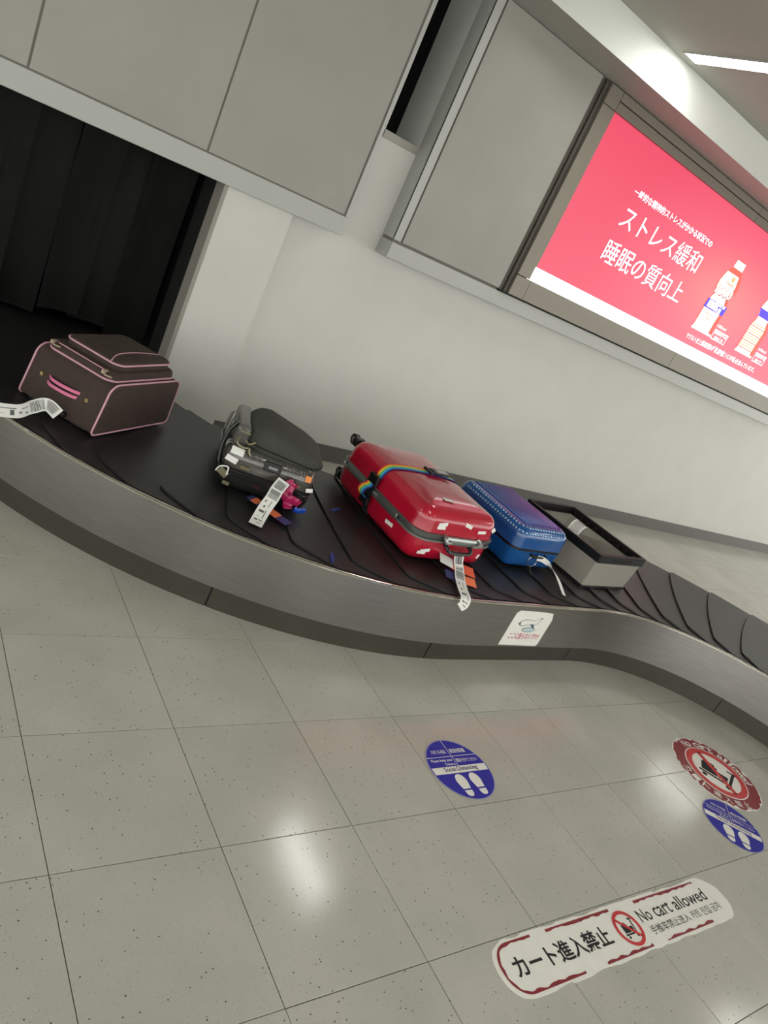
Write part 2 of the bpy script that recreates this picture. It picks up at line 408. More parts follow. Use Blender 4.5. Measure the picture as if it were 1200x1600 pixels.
# ------------------------------------------------------------------ ceiling lights
M_lamp = mat('light_diffuser', (255, 255, 250), 0.5, emit=LAMP_STRENGTH)
def ceiling_light(x, y1, ln=1.25):
    t = empty('ceiling_light', (x, y1 - ln / 2, CEIL_Z))
    MB().box(-0.056, -ln / 2, -0.006, 0.056, ln / 2, -0.001).build('diffuser', M_lamp, t)
    f = MB()
    f.box(-0.066, -ln / 2 - 0.01, -0.008, -0.0565, ln / 2 + 0.01, -0.0005); f.box(0.0565, -ln / 2 - 0.01, -0.008, 0.066, ln / 2 + 0.01, -0.0005)
    f.box(-0.0564, ln / 2 + 0.0005, -0.008, 0.0564, ln / 2 + 0.01, -0.0005); f.box(-0.0564, -ln / 2 - 0.01, -0.008, 0.0564, -ln / 2 - 0.0005, -0.0005)
    f.build('frame', M_trim, t)
    tag(t, 'white linear light recessed in the grey ceiling in front of the lit fascia' if y1 > 2 else 'unseen white linear light recessed in the grey ceiling to light the hall', 'ceiling light',
        'linear lights along the fascia' if y1 > 2 else 'linear lights in the hall ceiling')
for x in (-2.6, 3.06, 8.7): ceiling_light(x, 2.77, 0.72)  # the leftmost is an unseen repeat added for its light
for x in (-5.0, 0.7, 6.4, 12.0): ceiling_light(x, 0.2)  # unseen; third read off a floor glare, the rest added for illumination
for x in (-2.6, 3.06, 8.7): ceiling_light(x, -2.4)  # unseen row, added to light the hall
for x in (-5.0, 0.7, 6.4): ceiling_light(x, -5.0)  # another unseen row, likewise added for illumination

# ------------------------------------------------------------------ billboard
adv = empty('advertising_lightbox', (0, 0, 0))
tag(adv, 'backlit red advertising lightbox with white Japanese text above the baggage belt', 'billboard')
FY = B2Y - 0.022
poster = poster_material()
MB().box(3.135, B2Y - 0.010, 1.752, 6.95, B2Y + 0.012, 2.772).build('poster', poster, adv)
bbox_part('light_strip', 3.128, FY - 0.004, 1.660, 6.95, B2Y + 0.010, 1.751, mat('white_light_strip', (255, 255, 255), 0.4, emit=SIGN_STRENGTH * 2.4), adv, 0.001)
def frame_piece(x0, z0, x1, z1): return bbox_part('frame_segment', x0, FY, z0, x1, B2Y + 0.0155, z1, M_frame, adv, 0.0015)
bbox_part('shadow_gap', 2.93, FY + 0.003, 1.5145, 7.06, B2Y + 0.0155, 1.5235, M_dark, adv, 0)
bbox_part('frame_backing', 3.0085, B2Y + 0.0156, 1.524, 7.06, B2Y + 0.0159, 2.889, M_dark, adv, 0)
frame_piece(3.009, 1.662, 3.134, 2.772)
frame_piece(3.009, 1.524, 3.149, 1.658); frame_piece(3.152, 1.524, 5.008, 1.658); frame_piece(5.011, 1.524, 6.95, 1.658)
frame_piece(3.009, 2.776, 3.128, 2.889); frame_piece(6.955, 1.524, 7.06, 2.889)
for a, b in ((3.131, 5.008), (5.011, 6.95)):
    frame_piece(a, 2.776, b, 2.832); frame_piece(a, 2.838, b, 2.889)
MAPB = lambda off: (lambda x, z: (x, B2Y - 0.010 - off, z))
M_glow = mat('poster_white_print', (255, 255, 255), 0.5, emit=SIGN_STRENGTH * 1.0)
text('一時的な精神的ストレスがかかる状況での', 3.645, 4.70, 2.448, 2.50, M_glow, adv, MAPB(0.001), bold=0.012)
text_cells('ストレス緩和', 3.655, 4.69, 2.23, 2.385, M_glow, adv, MAPB(0.001))
text_cells('睡眠の質向上', 3.655, 4.69, 1.985, 2.145, M_glow, adv, MAPB(0.001))
for b_, xa, xb in (('ヤクルト史上最高密度の', 5.02, 5.455), ('「乳酸菌', 5.46, 5.65), ('シロタ株」', 5.665, 5.86), ('を含んでいます。', 5.865, 6.22)): text(b_, xa, xb, 1.795, 1.842, M_glow, adv, MAPB(0.001), bold=0.01)
M_bt1 = mat('bottle_print_red', (214, 84, 70), 0.5, emit=SIGN_STRENGTH * 0.62)
M_bt2 = mat('bottle_print_cream', (255, 228, 214), 0.5, emit=SIGN_STRENGTH * 0.76)
M_bt3 = mat('bottle_print_blue', (72, 52, 196), 0.5, emit=SIGN_STRENGTH * 0.8)
M_bt4 = mat('bottle_print_orange', (255, 150, 96), 0.5, emit=SIGN_STRENGTH * 0.9)
M_bt5 = mat('bottle_print_dark', (150, 60, 60), 0.5, emit=SIGN_STRENGTH * 0.5)
def bottle(x, z, back):
    prof = [(0.15, 0.0), (0.155, 0.02), (0.15, 0.10), (0.155, 0.24), (0.118, 0.30), (0.115, 0.33), (0.15, 0.37), (0.152, 0.42), (0.115, 0.50), (0.075, 0.54), (0.07, 0.545), (0.07, 0.60), (0.06, 0.615)]
    def sil(k0, k1, s): 
        q = prof[k0:k1]; return [(x - a * s, z + b) for a, b in q] + [(x + a * s, z + b) for a, b in q[::-1]]
    b = flat('bottle', sil(0, len(prof), 1.0), MAPB(0.0008), M_bt1, adv)
    mp = MAPB(0.0014); mq = MAPB(0.002); ms = MAPB(0.0026)
    flat('highlight', [(x - 0.018 + (px - x) * 0.80, pz) for px, pz in sil(1, 9, 1.0)], mp, M_bt2, b)
    flat('cap', [(x - 0.07, z + 0.545), (x + 0.07, z + 0.545), (x + 0.066, z + 0.605), (x - 0.066, z + 0.605)], mq, M_glow, b)
    flat('base', [(x - 0.152, z), (x + 0.152, z), (x + 0.152, z + 0.018), (x - 0.152, z + 0.018)], mq, M_glow, b)
    if not back:
        flat('label_band', [(x - 0.153, z + 0.185), (x + 0.152, z + 0.185), (x + 0.154, z + 0.26), (x - 0.145, z + 0.26)], mq, M_bt3, b)
        flat('label_panel', [(x - 0.12, z + 0.195), (x + 0.03, z + 0.195), (x + 0.03, z + 0.255), (x - 0.12, z + 0.255)], MAPB(0.0022), M_bt2, b)
        text('10億', x + 0.0, x + 0.10, z + 0.185, z + 0.232, M_glow, b, ms)
        text('乳酸菌', x - 0.02, x + 0.13, z + 0.236, z + 0.262, M_glow, b, ms)
        text('1000', x - 0.125, x + 0.12, z + 0.315, z + 0.395, M_glow, b, ms, bold=0.03)
        text('1000', x - 0.128, x + 0.126, z + 0.307, z + 0.398, M_bt5, b, MAPB(0.0023), name='lettering_shadow', bold=0.07)
        text('Yakult', x - 0.05, x + 0.07, z + 0.41, z + 0.44, M_bt5, b, ms)
        flat('emblem', circle(x + 0.02, z + 0.465, 0.022, 16), ms, M_bt4, b)
        text('SHIROTA', x - 0.08, x + 0.03, z + 0.145, z + 0.16, M_bt5, b, ms)
        text('100ml', x - 0.05, x + 0.02, z + 0.11, z + 0.125, M_bt5, b, ms)
    else:
        flat('label_band', [(x - 0.115, z + 0.335), (x + 0.115, z + 0.335), (x + 0.148, z + 0.40), (x - 0.148, z + 0.40)], mq, M_bt3, b)
        for k in range(11):
            zz = z + 0.045 + k * 0.022
            flat('print_line', [(x - 0.14, zz), (x + 0.11, zz), (x + 0.11, zz + 0.007), (x - 0.14, zz + 0.007)], mq, M_bt4 if k % 3 else M_bt1, b)
    return b
bottle(5.165, 1.888, False); bottle(5.90, 1.893, True)
for bx, s1 in ((5.335, 0.225), (6.085, 0.20)):
    mp = MAPB(0.001)
    z0, z1 = 1.882, 1.965
    for q in ([(bx, z0), (bx + s1, z0), (bx + s1, z0 + 0.006), (bx, z0 + 0.006)], [(bx, z1 - 0.006), (bx + s1, z1 - 0.006), (bx + s1, z1), (bx, z1)],
              [(bx, z0), (bx + 0.006, z0), (bx + 0.006, z1), (bx, z1)], [(bx + s1 - 0.006, z0), (bx + s1, z0), (bx + s1, z1), (bx + s1 - 0.006, z1)]):
        flat('print_box_edge', q, mp, M_glow, adv)
    text('機能性表示食品', bx + 0.015, bx + s1 - 0.015, 1.93, 1.957, M_glow, adv, mp, bold=0.012)
    text('届出番号', bx + 0.04, bx + s1 - 0.04, 1.89, 1.917, M_glow, adv, mp, bold=0.012)
    text('100ml', bx, bx + 0.14, 1.985, 2.01, M_glow, adv, mp)

# ------------------------------------------------------------------ carousel
W = 1.04
C1 = (1.915, 3.445); C2 = (2.787, 0.083); RC1 = 1.72; RC2 = 1.643
S1 = RC1 * PI / 2; S2 = S1 + 0.872; S3 = S2 + RC2 * PI / 2
def P(s, d):
    """d = -W/2 at the front edge, +W/2 at the back edge"""
    if s < 0: return (C1[0] - (RC1 - d), C1[1] - s)
    if s <= S1:
        a = PI + s / RC1; return (C1[0] + (RC1 - d) * math.cos(a), C1[1] + (RC1 - d) * math.sin(a))
    if s <= S2: return (C1[0] + s - S1, C1[1] - (RC1 - d))
    if s <= S3:
        a = PI / 2 - (s - S2) / RC2; return (C2[0] + (RC2 + d) * math.cos(a), C2[1] + (RC2 + d) * math.sin(a))
    return (C2[0] + RC2 + d, C2[1] - (s - S3))
car = empty('baggage_carousel', (0, 0, 0))
tag(car, 'stainless baggage claim carousel with overlapping black rubber plates curving along the wall', 'carousel')
SA, SB = -1.6, 9.2
def frange(a, b, st):
    n = max(1, int(round((b - a) / st))); return [a + (b - a) * k / n for k in range(n + 1)]
def sweep(name, prof, a, b, m, step=0.06, smooth=True):
    loops = []
    for s in frange(a, b, step): loops.append([(*P(s, d), z) for d, z in prof])
    return MB().loft(loops).build(name, m, car, smooth)
H = W / 2
sweep('skirt', [(-H, 0.118), (-H, 0.358), (-H + 0.018, 0.358), (-H + 0.018, 0.118)], SA, SB, M_steel)
sweep('skirt_top_edge', [(-H - 0.0015, 0.3575), (-H - 0.0015, 0.3635), (-H + 0.003, 0.367), (-H + 0.012, 0.367), (-H + 0.019, 0.3635), (-H + 0.019, 0.3575)], SA, SB, M_steel_edge)
sweep('deck', [(-H + 0.02, 0.30), (-H + 0.02, 0.348), (H - 0.03, 0.348), (H - 0.03, 0.30)], SA, SB, M_blackmatte, 0.1)
sweep('inner_skirt', [(H - 0.075, 0.0), (H - 0.075, 0.299), (H - 0.06, 0.299), (H - 0.06, 0.0)], SA, SB, M_toe, 0.1)
seams = [SA, -0.4, 0.7, 1.771, 2.58, 3.567, 5.06, 6.2, 7.3, SB]
for a, b in zip(seams[:-1], seams[1:]):
    sweep('toe_panel', [(-H + 0.04, 0.0), (-H + 0.04, 0.135), (-H + 0.055, 0.135), (-H + 0.055, 0.0)], a + 0.003, b - 0.003, M_toe)
    sweep('joint_strip', [(-H + 0.046, 0.0), (-H + 0.046, 0.135), (-H + 0.05, 0.135), (-H + 0.05, 0.0)], b - 0.0029, b + 0.0029, M_black, 0.01)
PITCH = 0.2284; LP = 0.40; BELT_Z = 0.378
rows_c = [0.024, 0.040, 0.06, 0.08, 0.095, 0.104, 0.112, 0.125, 0.20, 0.32, 0.46, 0.60, 0.74, 0.88, 0.99, 1.03, W - 0.001]
def lead(c):
    if c >= 0.125: return 0.0 if c < 1.02 else 0.012
    if c >= 0.095: f = (0.125 - c) / 0.03; return 0.02 * f * f
    return 0.02 + (0.095 - c) / 0.071 * 0.12
def plate(s0):
    sl = 0.19 if s0 < 1.8 else (-0.19 if s0 > 4.3 else 0.19 - 0.38 * (s0 - 1.8) / 2.5)
    nu = 6; top = []
    for c in rows_c:
        u0 = lead(c); t = c / W
        for k in range(nu + 1):
            u = u0 + (LP - u0) * k / nu
            z = BELT_Z - 0.017 * (u / LP) - (0.002 * (1 - min(1, c / 0.12)) if c < 0.12 else 0)
            top.append((*P(s0 + u + sl * (0.5 - t), c - H), z))
    nr = len(rows_c); m = nu + 1; bot = [(x, y, z - 0.008) for x, y, z in top]; n = len(top); f = []
    for r in range(nr - 1):
        for k in range(nu):
            a = r * m + k; f.append((a, a + 1, a + m + 1, a + m)); f.append((n + a, n + a + m, n + a + m + 1, n + a + 1))
    for k in range(nu):
        f.append((k, n + k, n + k + 1, k + 1)); a = (nr - 1) * m + k; f.append((a, a + 1, n + a + 1, n + a))
    for r in range(nr - 1):
        a = r * m; f.append((a, a + m, n + a + m, n + a)); a += nu; f.append((a, n + a, n + a + m, a + m))
    return mesh_obj('belt_plate', top + bot, f, M_rubber, car)
s = 1.423 - 12 * PITCH
while s < 8.6:
    plate(s); s += PITCH

M_mark = mat('blue_paint_mark', (36, 48, 130), 0.6)
for mx, my, ma in ((1.414, 1.86, 0.5), (1.16, 1.42, 1.1)):           # scuffs of blue paint on the plates
    MB().prism([(mx + 0.045 * math.cos(a) * math.cos(ma) - 0.009 * math.sin(a) * math.sin(ma), my + 0.045 * math.cos(a) * math.sin(ma) + 0.009 * math.sin(a) * math.cos(ma)) for a in [2 * PI * k / 14 for k in range(14)]], 0.3745, 0.3782).build('paint_mark', M_mark, car)

# strip curtain in the opening
cur = empty('strip_curtain', (0.2, 3.56, 1.46))
tag(cur, 'black rubber strip curtain hanging in the baggage opening', 'curtain')
for k, (x, w_, dy, rot) in enumerate(((-0.50, 0.21, 0.03, 0.1), (-0.30, 0.22, 0.0, -0.12), (-0.09, 0.22, 0.035, 0.15), (0.02, 0.20, 0.0, -0.1), (0.215, 0.21, 0.05, -0.12), (0.43, 0.23, 0.0, 0.16), (0.60, 0.22, 0.045, -0.1), (0.80, 0.25, 0.0, 0.12))):
    loops = []
    for q in range(7):
        z = -q / 6 * (1.03 + 0.03 * math.sin(k * 2.1)); bulge = 0.02 * math.sin(q / 6 * PI) * (1 if k % 2 else -1)
        a = rot * (0.5 + q / 6)
        loops.append([(x - 0.2 + math.cos(a) * p * w_ / 2, dy + bulge + math.sin(a) * p * w_ / 2 + 0.012 * math.cos(p * PI) + e, z) for p, e in ((-1, 0), (-0.5, 0), (0, 0), (0.5, 0), (1, 0), (1, 0.005), (0.5, 0.005), (0, 0.005), (-0.5, 0.005), (-1, 0.005))])
    MB().loft(loops).build('curtain_strip', M_curtain, cur, True)
MB().box(-0.82, 0.0, -0.03, 0.78, 0.06, -0.001).build('curtain_rail', M_black, cur)

# ------------------------------------------------------------------ stickers on the floor and the carousel
M_blue = mat('sticker_blue', (38, 38, 158), 0.5, spec=0.3)
M_off = mat('sticker_off_white', (236, 235, 228), 0.4, var=0.03, scale=20)
M_red = mat('sticker_red', (202, 44, 50), 0.4)
M_maroon = mat('sticker_maroon', (134, 32, 42), 0.45, var=0.15, scale=30)
def local_map(cx, cy, a, z):
    ca, sa = math.cos(a), math.sin(a)
    return lambda x, y: (x, y, z)
def worn(outline, amp, freq, seed):
    out = []
    n = len(outline); cx = sum(p[0] for p in outline) / n; cy = sum(p[1] for p in outline) / n
    for i, (x, y) in enumerate(outline):
        k = 1 - amp * max(0.0, noise.noise((x * freq + seed, y * freq, seed)) + 0.15)
        out.append((cx + (x - cx) * (1 - (1 - k) * 0.2 if abs(x - cx) > 5 * abs(y - cy) else k), cy + (y - cy) * k))
    return out
ZS = 0.0012
def lm(z): return lambda x, y: (x, y, z)
def distancing(cx, cy, a, r, label):
    t = empty('distancing_sticker', (cx, cy, 0.0), a); tag(t, label, 'floor sticker', 'blue social distancing floor stickers')
    MB().prism(circle(0, 0, r, 64), 0.0002, ZS).build('disc', M_blue, t)
    ring('rim', 0, 0, r - 0.003, r + 0.0015, lm(ZS + 0.0004), mat('sticker_rim', (150, 150, 190), 0.4), t, 64)
    y0, y1 = -0.018 * r / 0.145, 0.014 * r / 0.145
    q = []
    for y in (y0, y1):
        xx = math.sqrt(r * r - y * y) - 0.006; q += [(-xx, y), (xx, y)] if y == y0 else [(xx, y), (-xx, y)]
    z = ZS + 0.0006
    flat('white_bar', q, lm(z), M_off, t)
    text('Social Distancing', -0.082, 0.088, y0 + 0.003, y1 - 0.002, mat('sticker_navy_ink', (40, 36, 96), 0.5), t, lm(z + 0.0005), bold=0.012)
    w = 0.0012
    flat('print_line', [(-w, y1), (w, y1), (w, r - 0.004), (-w, r - 0.004)], lm(z), M_off, t)
    yy = 0.062; xx = math.sqrt(r * r - yy * yy) - 0.003
    flat('print_line', [(-xx, yy - w), (xx, yy - w), (xx, yy + w), (-xx, yy + w)], lm(z), M_off, t)
    text('거리 두세요', -0.09, -0.014, 0.076, 0.097, M_off, t, lm(z), bold=0.008)
    text('請保持距離', 0.008, 0.088, 0.076, 0.098, M_off, t, lm(z), bold=0.008)
    text('Please keep your', -0.116, -0.008, 0.036, 0.053, M_off, t, lm(z), bold=0.008)
    text('Distance', -0.058, -0.008, 0.020, 0.033, M_off, t, lm(z), bold=0.008)
    text('間隔を空けてください', 0.008, 0.118, 0.030, 0.049, M_off, t, lm(z), bold=0.008)
    for sx in (-1, 1):
        cx_ = sx * 0.036                              # shoe sole, toe end towards the white bar
        pts = [(cx_ + math.cos(PI * k / 20) * 0.026, -0.058 + math.sin(PI * k / 20) * 0.035) for k in range(21)] + [(cx_ - 0.019, -0.092), (cx_ + 0.019, -0.092)]
        flat('footprint_sole', pts, lm(z), M_off, t)
        heel = [(cx_ - 0.0185, -0.099), (cx_ + 0.0185, -0.099)] + [(cx_ + math.cos(-PI * k / 12) * 0.0175, -0.110 + math.sin(-PI * k / 12) * 0.017) for k in range(13)]
        flat('footprint_heel', heel, lm(z), M_off, t)
    return t
distancing(1.503, 0.615, 0.0, 0.145, 'blue round social distancing sticker lying alone on the floor tiles')
distancing(2.835, 0.142, math.radians(-44), 0.145, 'blue round social distancing sticker touching the worn red round sticker')
def cart_icon(t, s, z, m):
    """white luggage trolley pictogram in black, size s = half height"""
    def bar(x0, y0, x1, y1, w):
        d = Vector((x1 - x0, y1 - y0)).normalized(); n = Vector((-d.y, d.x)) * w / 2
        return flat('trolley_print', [(x0 * s - n.x * s, y0 * s - n.y * s), (x1 * s - n.x * s, y1 * s - n.y * s), (x1 * s + n.x * s, y1 * s + n.y * s), (x0 * s + n.x * s, y0 * s + n.y * s)], lm(z), m, t)
    bar(-0.72, -0.42, 0.62, -0.42, 0.12); bar(0.52, -0.42, 0.72, 0.62, 0.12); bar(0.45, 0.60, 0.86, 0.60, 0.10)
    flat('trolley_print', [(-0.62 * s, -0.3 * s), (0.02 * s, -0.3 * s), (0.02 * s, 0.3 * s), (-0.62 * s, 0.3 * s)], lm(z), m, t)
    flat('trolley_print', [(0.08 * s, -0.3 * s), (0.42 * s, -0.3 * s), (0.48 * s, 0.1 * s), (0.08 * s, 0.1 * s)], lm(z), m, t)
    bar(-0.5, 0.42, -0.12, 0.42, 0.08); bar(-0.5, 0.3, -0.5, 0.44, 0.08); bar(-0.12, 0.3, -0.12, 0.44, 0.08)
    for x in (-0.5, 0.45): flat('trolley_print', circle(x * s, -0.62 * s, 0.11 * s, 14), lm(z), m, t)
def prohibition(t, cx, r, z, slash=True):
    ring('prohibition_ring', cx, 0, r * 0.80, r, lm(z), M_red, t)
    a = math.radians(-45); d = Vector((math.cos(a), math.sin(a))); n = Vector((-d.y, d.x)) * r * 0.085
    e = d * r * 0.84
    flat('prohibition_slash', [(cx - e.x - n.x, -e.y - n.y), (cx + e.x - n.x, e.y - n.y), (cx + e.x + n.x, e.y + n.y), (cx - e.x + n.x, -e.y + n.y)], lm(z), M_red, t)
def arc_text(body, r, a0, a1, h, m, t, z, inward=False):
    n = len(body)
    for i, ch in enumerate(body):
        if ch == ' ': continue
        a = a0 + (a1 - a0) * i / (n - 1); hh = h * (1.0 if ch in 'Ndtl' or ord(ch) > 200 else 0.72); ww = h * (0.72 if ord(ch) < 200 else 0.95) * (0.45 if ch == 'l' else 1)
        up = Vector((math.cos(a), math.sin(a))) * (-1 if inward else 1); rt = Vector((up.y, -up.x)); c = Vector((math.cos(a), math.sin(a))) * r
        text(ch, -ww / 2, ww / 2, -h / 2, -h / 2 + hh, m, t, lambda x, y: (c.x + rt.x * x + up.x * y, c.y + rt.y * x + up.y * y, z), bold=0.012)
nr_ = empty('no_cart_sticker', (3.118, 0.412, 0), math.radians(-55))
tag(nr_, 'worn round red no cart allowed sticker with a crossed out trolley on the floor', 'floor sticker')
MB().prism(worn(circle(0, 0, 0.236, 120), 0.05, 22, 3.1), 0.0002, ZS).build('disc', M_off, nr_)
MB().prism(worn(circle(0, 0, 0.231, 220), 0.10, 42, 9.4), ZS, ZS + 0.0005).build('maroon_print', M_maroon, nr_)
MB().prism(circle(0, 0, 0.168, 64), ZS + 0.0006, ZS + 0.0009).build('white_disc', M_off, nr_)
prohibition(nr_, 0, 0.162, ZS + 0.0018)
cart_icon(nr_, 0.128, ZS + 0.0013, M_ink)
arc_text('No cart allowed', 0.197, math.radians(150), math.radians(30), 0.046, M_off, nr_, ZS + 0.0012)
arc_text('カート進入禁止', 0.198, math.radians(220), math.radians(318), 0.042, M_off, nr_, ZS + 0.0012, True)
ls = empty('no_cart_strip', (1.725, -0.097, 0), math.radians(-0.4))
tag(ls, 'long white no cart allowed floor strip with a worn maroon border', 'floor sticker')
def stadium(hl, hh, n=10, rr=None):
    out = []
    pts = rrect(-hl, -hh, hl, hh, hh * 0.92, n)
    m = len(pts)
    for i in range(m):
        a = pts[i]; b = pts[(i + 1) % m]; L = math.hypot(b[0] - a[0], b[1] - a[1]); k = max(1, int(L / 0.012))
        out += [(a[0] + (b[0] - a[0]) * q / k, a[1] + (b[1] - a[1]) * q / k) for q in range(k)]
    return out
MB().prism(worn(stadium(0.622, 0.088), 0.10, 18, 1.7), 0.0002, ZS).build('backing', M_off, ls)
st = stadium(0.606, 0.0765); sti = stadium(0.600, 0.0685)
gaps = ((0.05, 0.11, 1), (-0.42, -0.36, 1), (-0.03, 0.05, 1), (-0.30, -0.20, -1), (0.06, 0.13, -1), (0.45, 0.62, -1), (0.50, 0.62, 1))
vs_ = []; fs_ = []
seg = []
for (x, y) in st: seg.append(not any(a < x < b and (1 if y > 0 else -1) == sgn for a, b, sgn in gaps) and not (x > 0.56))
for i in range(len(st)):
    wv_ = max(0.0, 0.0105 * (0.85 + 0.8 * noise.noise((st[i][0] * 30, st[i][1] * 30, 4.0))))
    nx, ny = sti[i][0] - st[i][0], sti[i][1] - st[i][1]; L_ = math.hypot(nx, ny) or 1
    vs_ += [(st[i][0], st[i][1], ZS + 0.0006), (st[i][0] + nx / L_ * wv_, st[i][1] + ny / L_ * wv_, ZS + 0.0006)]
for i in range(len(st)):
    j = (i + 1) % len(st)
    if seg[i] and seg[j]: fs_.append((2 * i, 2 * j, 2 * j + 1, 2 * i + 1))
mesh_obj('border_print', vs_, fs_, M_maroon, ls)
text_cells('カート進入禁止', -0.56, -0.105, -0.030, 0.034, M_ink, ls, lm(ZS + 0.0007), bold=0.02)
for b_, xa, xb, yb in (('No', 0.085, 0.153, 0.044), ('cart', 0.176, 0.278, 0.041), ('allowed', 0.300, 0.515, 0.047)): text(b_, xa, xb, 0.0, yb, M_ink, ls, lm(ZS + 0.0007), bold=0.004)
text('手推车禁止进入', 0.095, 0.335, -0.046, -0.016, M_ink, ls, lm(ZS + 0.0007))
text('카트 진입 금지', 0.350, 0.545, -0.046, -0.016, M_ink, ls, lm(ZS + 0.0007))
prohibition(ls, 0.0, 0.0615, ZS + 0.0012)
cs = empty('icon_tmp'); bpy.data.objects.remove(cs)
cart_icon(ls, 0.046, ZS + 0.0008, M_ink)
# paper notice on the carousel skirt
nt_ = empty('paper_notice', (2.275, 1.206 - 0.0015, 0.228)); tag(nt_, 'crumpled white paper notice with an aeroplane drawing taped to the carousel skirt', 'notice')
MN = lambda o: (lambda x, z: (x, -o, z))
pts = [(-0.118, 0.104), (-0.136, 0.088), (-0.138, -0.099), (0.136, -0.102), (0.146, -0.09), (0.146, 0.06), (0.128, 0.098), (0.05, 0.1035)]
MB().loft([[(x, 0.0003, z) for x, z in pts], [(x, -0.0012, z) for x, z in pts]]).build('paper', M_off, nt_)
M_line = mat('notice_grey_blue_ink', (70, 92, 110), 0.7); M_pale = mat('notice_pale_blue', (190, 205, 208), 0.6); M_rink = mat('notice_red_ink', (196, 84, 104), 0.7)
plane = [(-0.085, 0.028), (-0.07, 0.048), (-0.045, 0.056), (0.03, 0.052), (0.055, 0.066), (0.075, 0.07), (0.062, 0.045), (0.05, 0.03), (0.0, 0.022), (-0.06, 0.016)]
flat('plane_outline', plane, MN(0.0016), M_line, nt_)
flat('plane_fill', [(x * 0.93 - 0.0004, 0.040 + (z - 0.040) * 0.84) for x, z in plane], MN(0.002), M_off, nt_)
flat('plane_nose', [(-0.085, 0.028), (-0.076, 0.040), (-0.068, 0.034), (-0.072, 0.024)], MN(0.0024), M_line, nt_)
flat('wing', [(0.0, 0.03), (0.03, 0.028), (0.045, 0.005), (0.03, 0.008)], MN(0.0024), M_line, nt_)
flat('cloud_outline', [(x * 1.06 + 0.012 - 0.0007, z) for x, z in [(0.045 * math.cos(a), -0.004 + 0.0145 * math.sin(a)) for a in [2 * PI * k / 24 for k in range(24)]]], MN(0.0026), M_line, nt_)
flat('cloud', [(0.012 + 0.044 * math.cos(a), -0.004 + 0.0115 * math.sin(a)) for a in [2 * PI * k / 24 for k in range(24)]], MN(0.003), M_pale, nt_)
text('ここに座らないで!!!!!', -0.102, 0.118, -0.062, -0.024, M_rink, nt_, MN(0.002), bold=0.012)

# ------------------------------------------------------------------ luggage
BZ = BELT_Z + 0.001
def pt_on(poly_lay, x0, x1): pass
# --- brown soft suitcase with pink piping
M_brown = mat('brown_canvas', (62, 48, 42), 0.85, var=0.12, scale=30, bump=0.25, bscale=400)
M_pink = mat('pink_piping', (212, 160, 176), 0.5)
M_brass = mat('dull_brass', (170, 152, 104), 0.4, metal=0.7)
ang = math.radians(36.4)
br = empty('soft_suitcase', (0.35, 2.155, BZ + 0.003), ang)
tag(br, 'brown soft suitcase with pink piping lying beside the black strip curtain', 'suitcase')
L_, W_, H_ = 0.50, 0.40, 0.222
def prof_uz(ins=0.0):
    base = []
    def arc(cx, cz, r, a0, a1, n=6):
        for k in range(n + 1):
            a = a0 + (a1 - a0) * k / n; base.append((cx + r * math.cos(a), cz + r * math.sin(a)))
    arc(0.025 - 0.012, 0.022, 0.02, 1.5 * PI, PI)                       # lower handle end
    arc(0.022 + 0.058, H_ - 0.055, 0.055, PI * 0.98, PI / 2)            # rounded upper handle end
    arc(L_ - 0.03, H_ - 0.03, 0.03, PI / 2, 0)
    arc(L_ - 0.022, 0.03, 0.02, 0, -PI / 2)
    if ins:
        cx, cz = L_ / 2, H_ / 2
        base = [(cx + (x - cx) * (1 - ins / (L_ / 2)), cz + (z - cz) * (1 - ins / (H_ / 2))) for x, z in base]
    return base
lo = []
for v, ins in ((0.0, 0.012), (0.004, 0.004), (0.012, 0.0), (0.2, -0.004), (W_ - 0.012, 0.0), (W_ - 0.004, 0.004), (W_, 0.012)): lo.append([(x, v, z) for x, z in prof_uz(ins)])
MB().loft(lo).build('body', M_brown, br, True)
for v in (0.006, W_ - 0.006): MB().tube([(x, v, z) for x, z in prof_uz(-0.001)], 0.0042, 6, True).build('piping', M_pink, br, True)
# main pocket
mb = MB(); shell(mb, 0.045, 0.03, 0.492, 0.372, 0.05, [(0.0, H_ - 0.02), (0.0, H_ + 0.02)] + quarter(0.0, H_ + 0.02, 0.014)); mb.build('front_pocket', M_brown, br, True)
MB().tube([(x, y, H_ + 0.004) for x, y in rrect(0.043, 0.028, 0.494, 0.374, 0.05, 6)], 0.0042, 6, True).build('piping', M_pink, br, True)
p2 = MB(); shell(p2, 0.105, 0.058, 0.478, 0.345, 0.045, [(0.0, H_ + 0.02), (0.0, H_ + 0.058)] + quarter(0.0, H_ + 0.058, 0.01)); p2 = p2.build('upper_pocket', M_brown, br, True)
MB().tube([(x, y, H_ + 0.058) for x, y in rrect(0.103, 0.056, 0.480, 0.347, 0.045, 6)], 0.0042, 6, True).build('piping', M_pink, p2, True)
MB().tube(smooth_path([(0.105, 0.10, H_ + 0.066), (0.2, 0.145, H_ + 0.068), (0.33, 0.155, H_ + 0.068), (0.478, 0.135, H_ + 0.066)], 6), 0.003, 6).build('piping', M_pink, p2, True)
lt_ = MB(); rnd = random.Random(5); u = 0.2
while u < 0.44:                                                          # tiny raised metal letters, too small to read
    w = rnd.choice((0.006, 0.009, 0.012)); h = rnd.choice((0.012, 0.016)); v0 = 0.098 + 0.02 * math.sin((u - 0.2) * 9)
    lt_.box(u, v0, H_ + 0.066, u + 0.003, v0 + h, H_ + 0.0698); lt_.box(u, v0 + h - 0.003, H_ + 0.066, u + w, v0 + h, H_ + 0.0698)
    if rnd.random() > 0.4: lt_.box(u, v0, H_ + 0.066, u + w, v0 + 0.003, H_ + 0.0698)
    u += w + 0.006
lt_.build('metal_lettering', mat('dull_metal_letters', (110, 98, 88), 0.4, metal=0.6), p2)
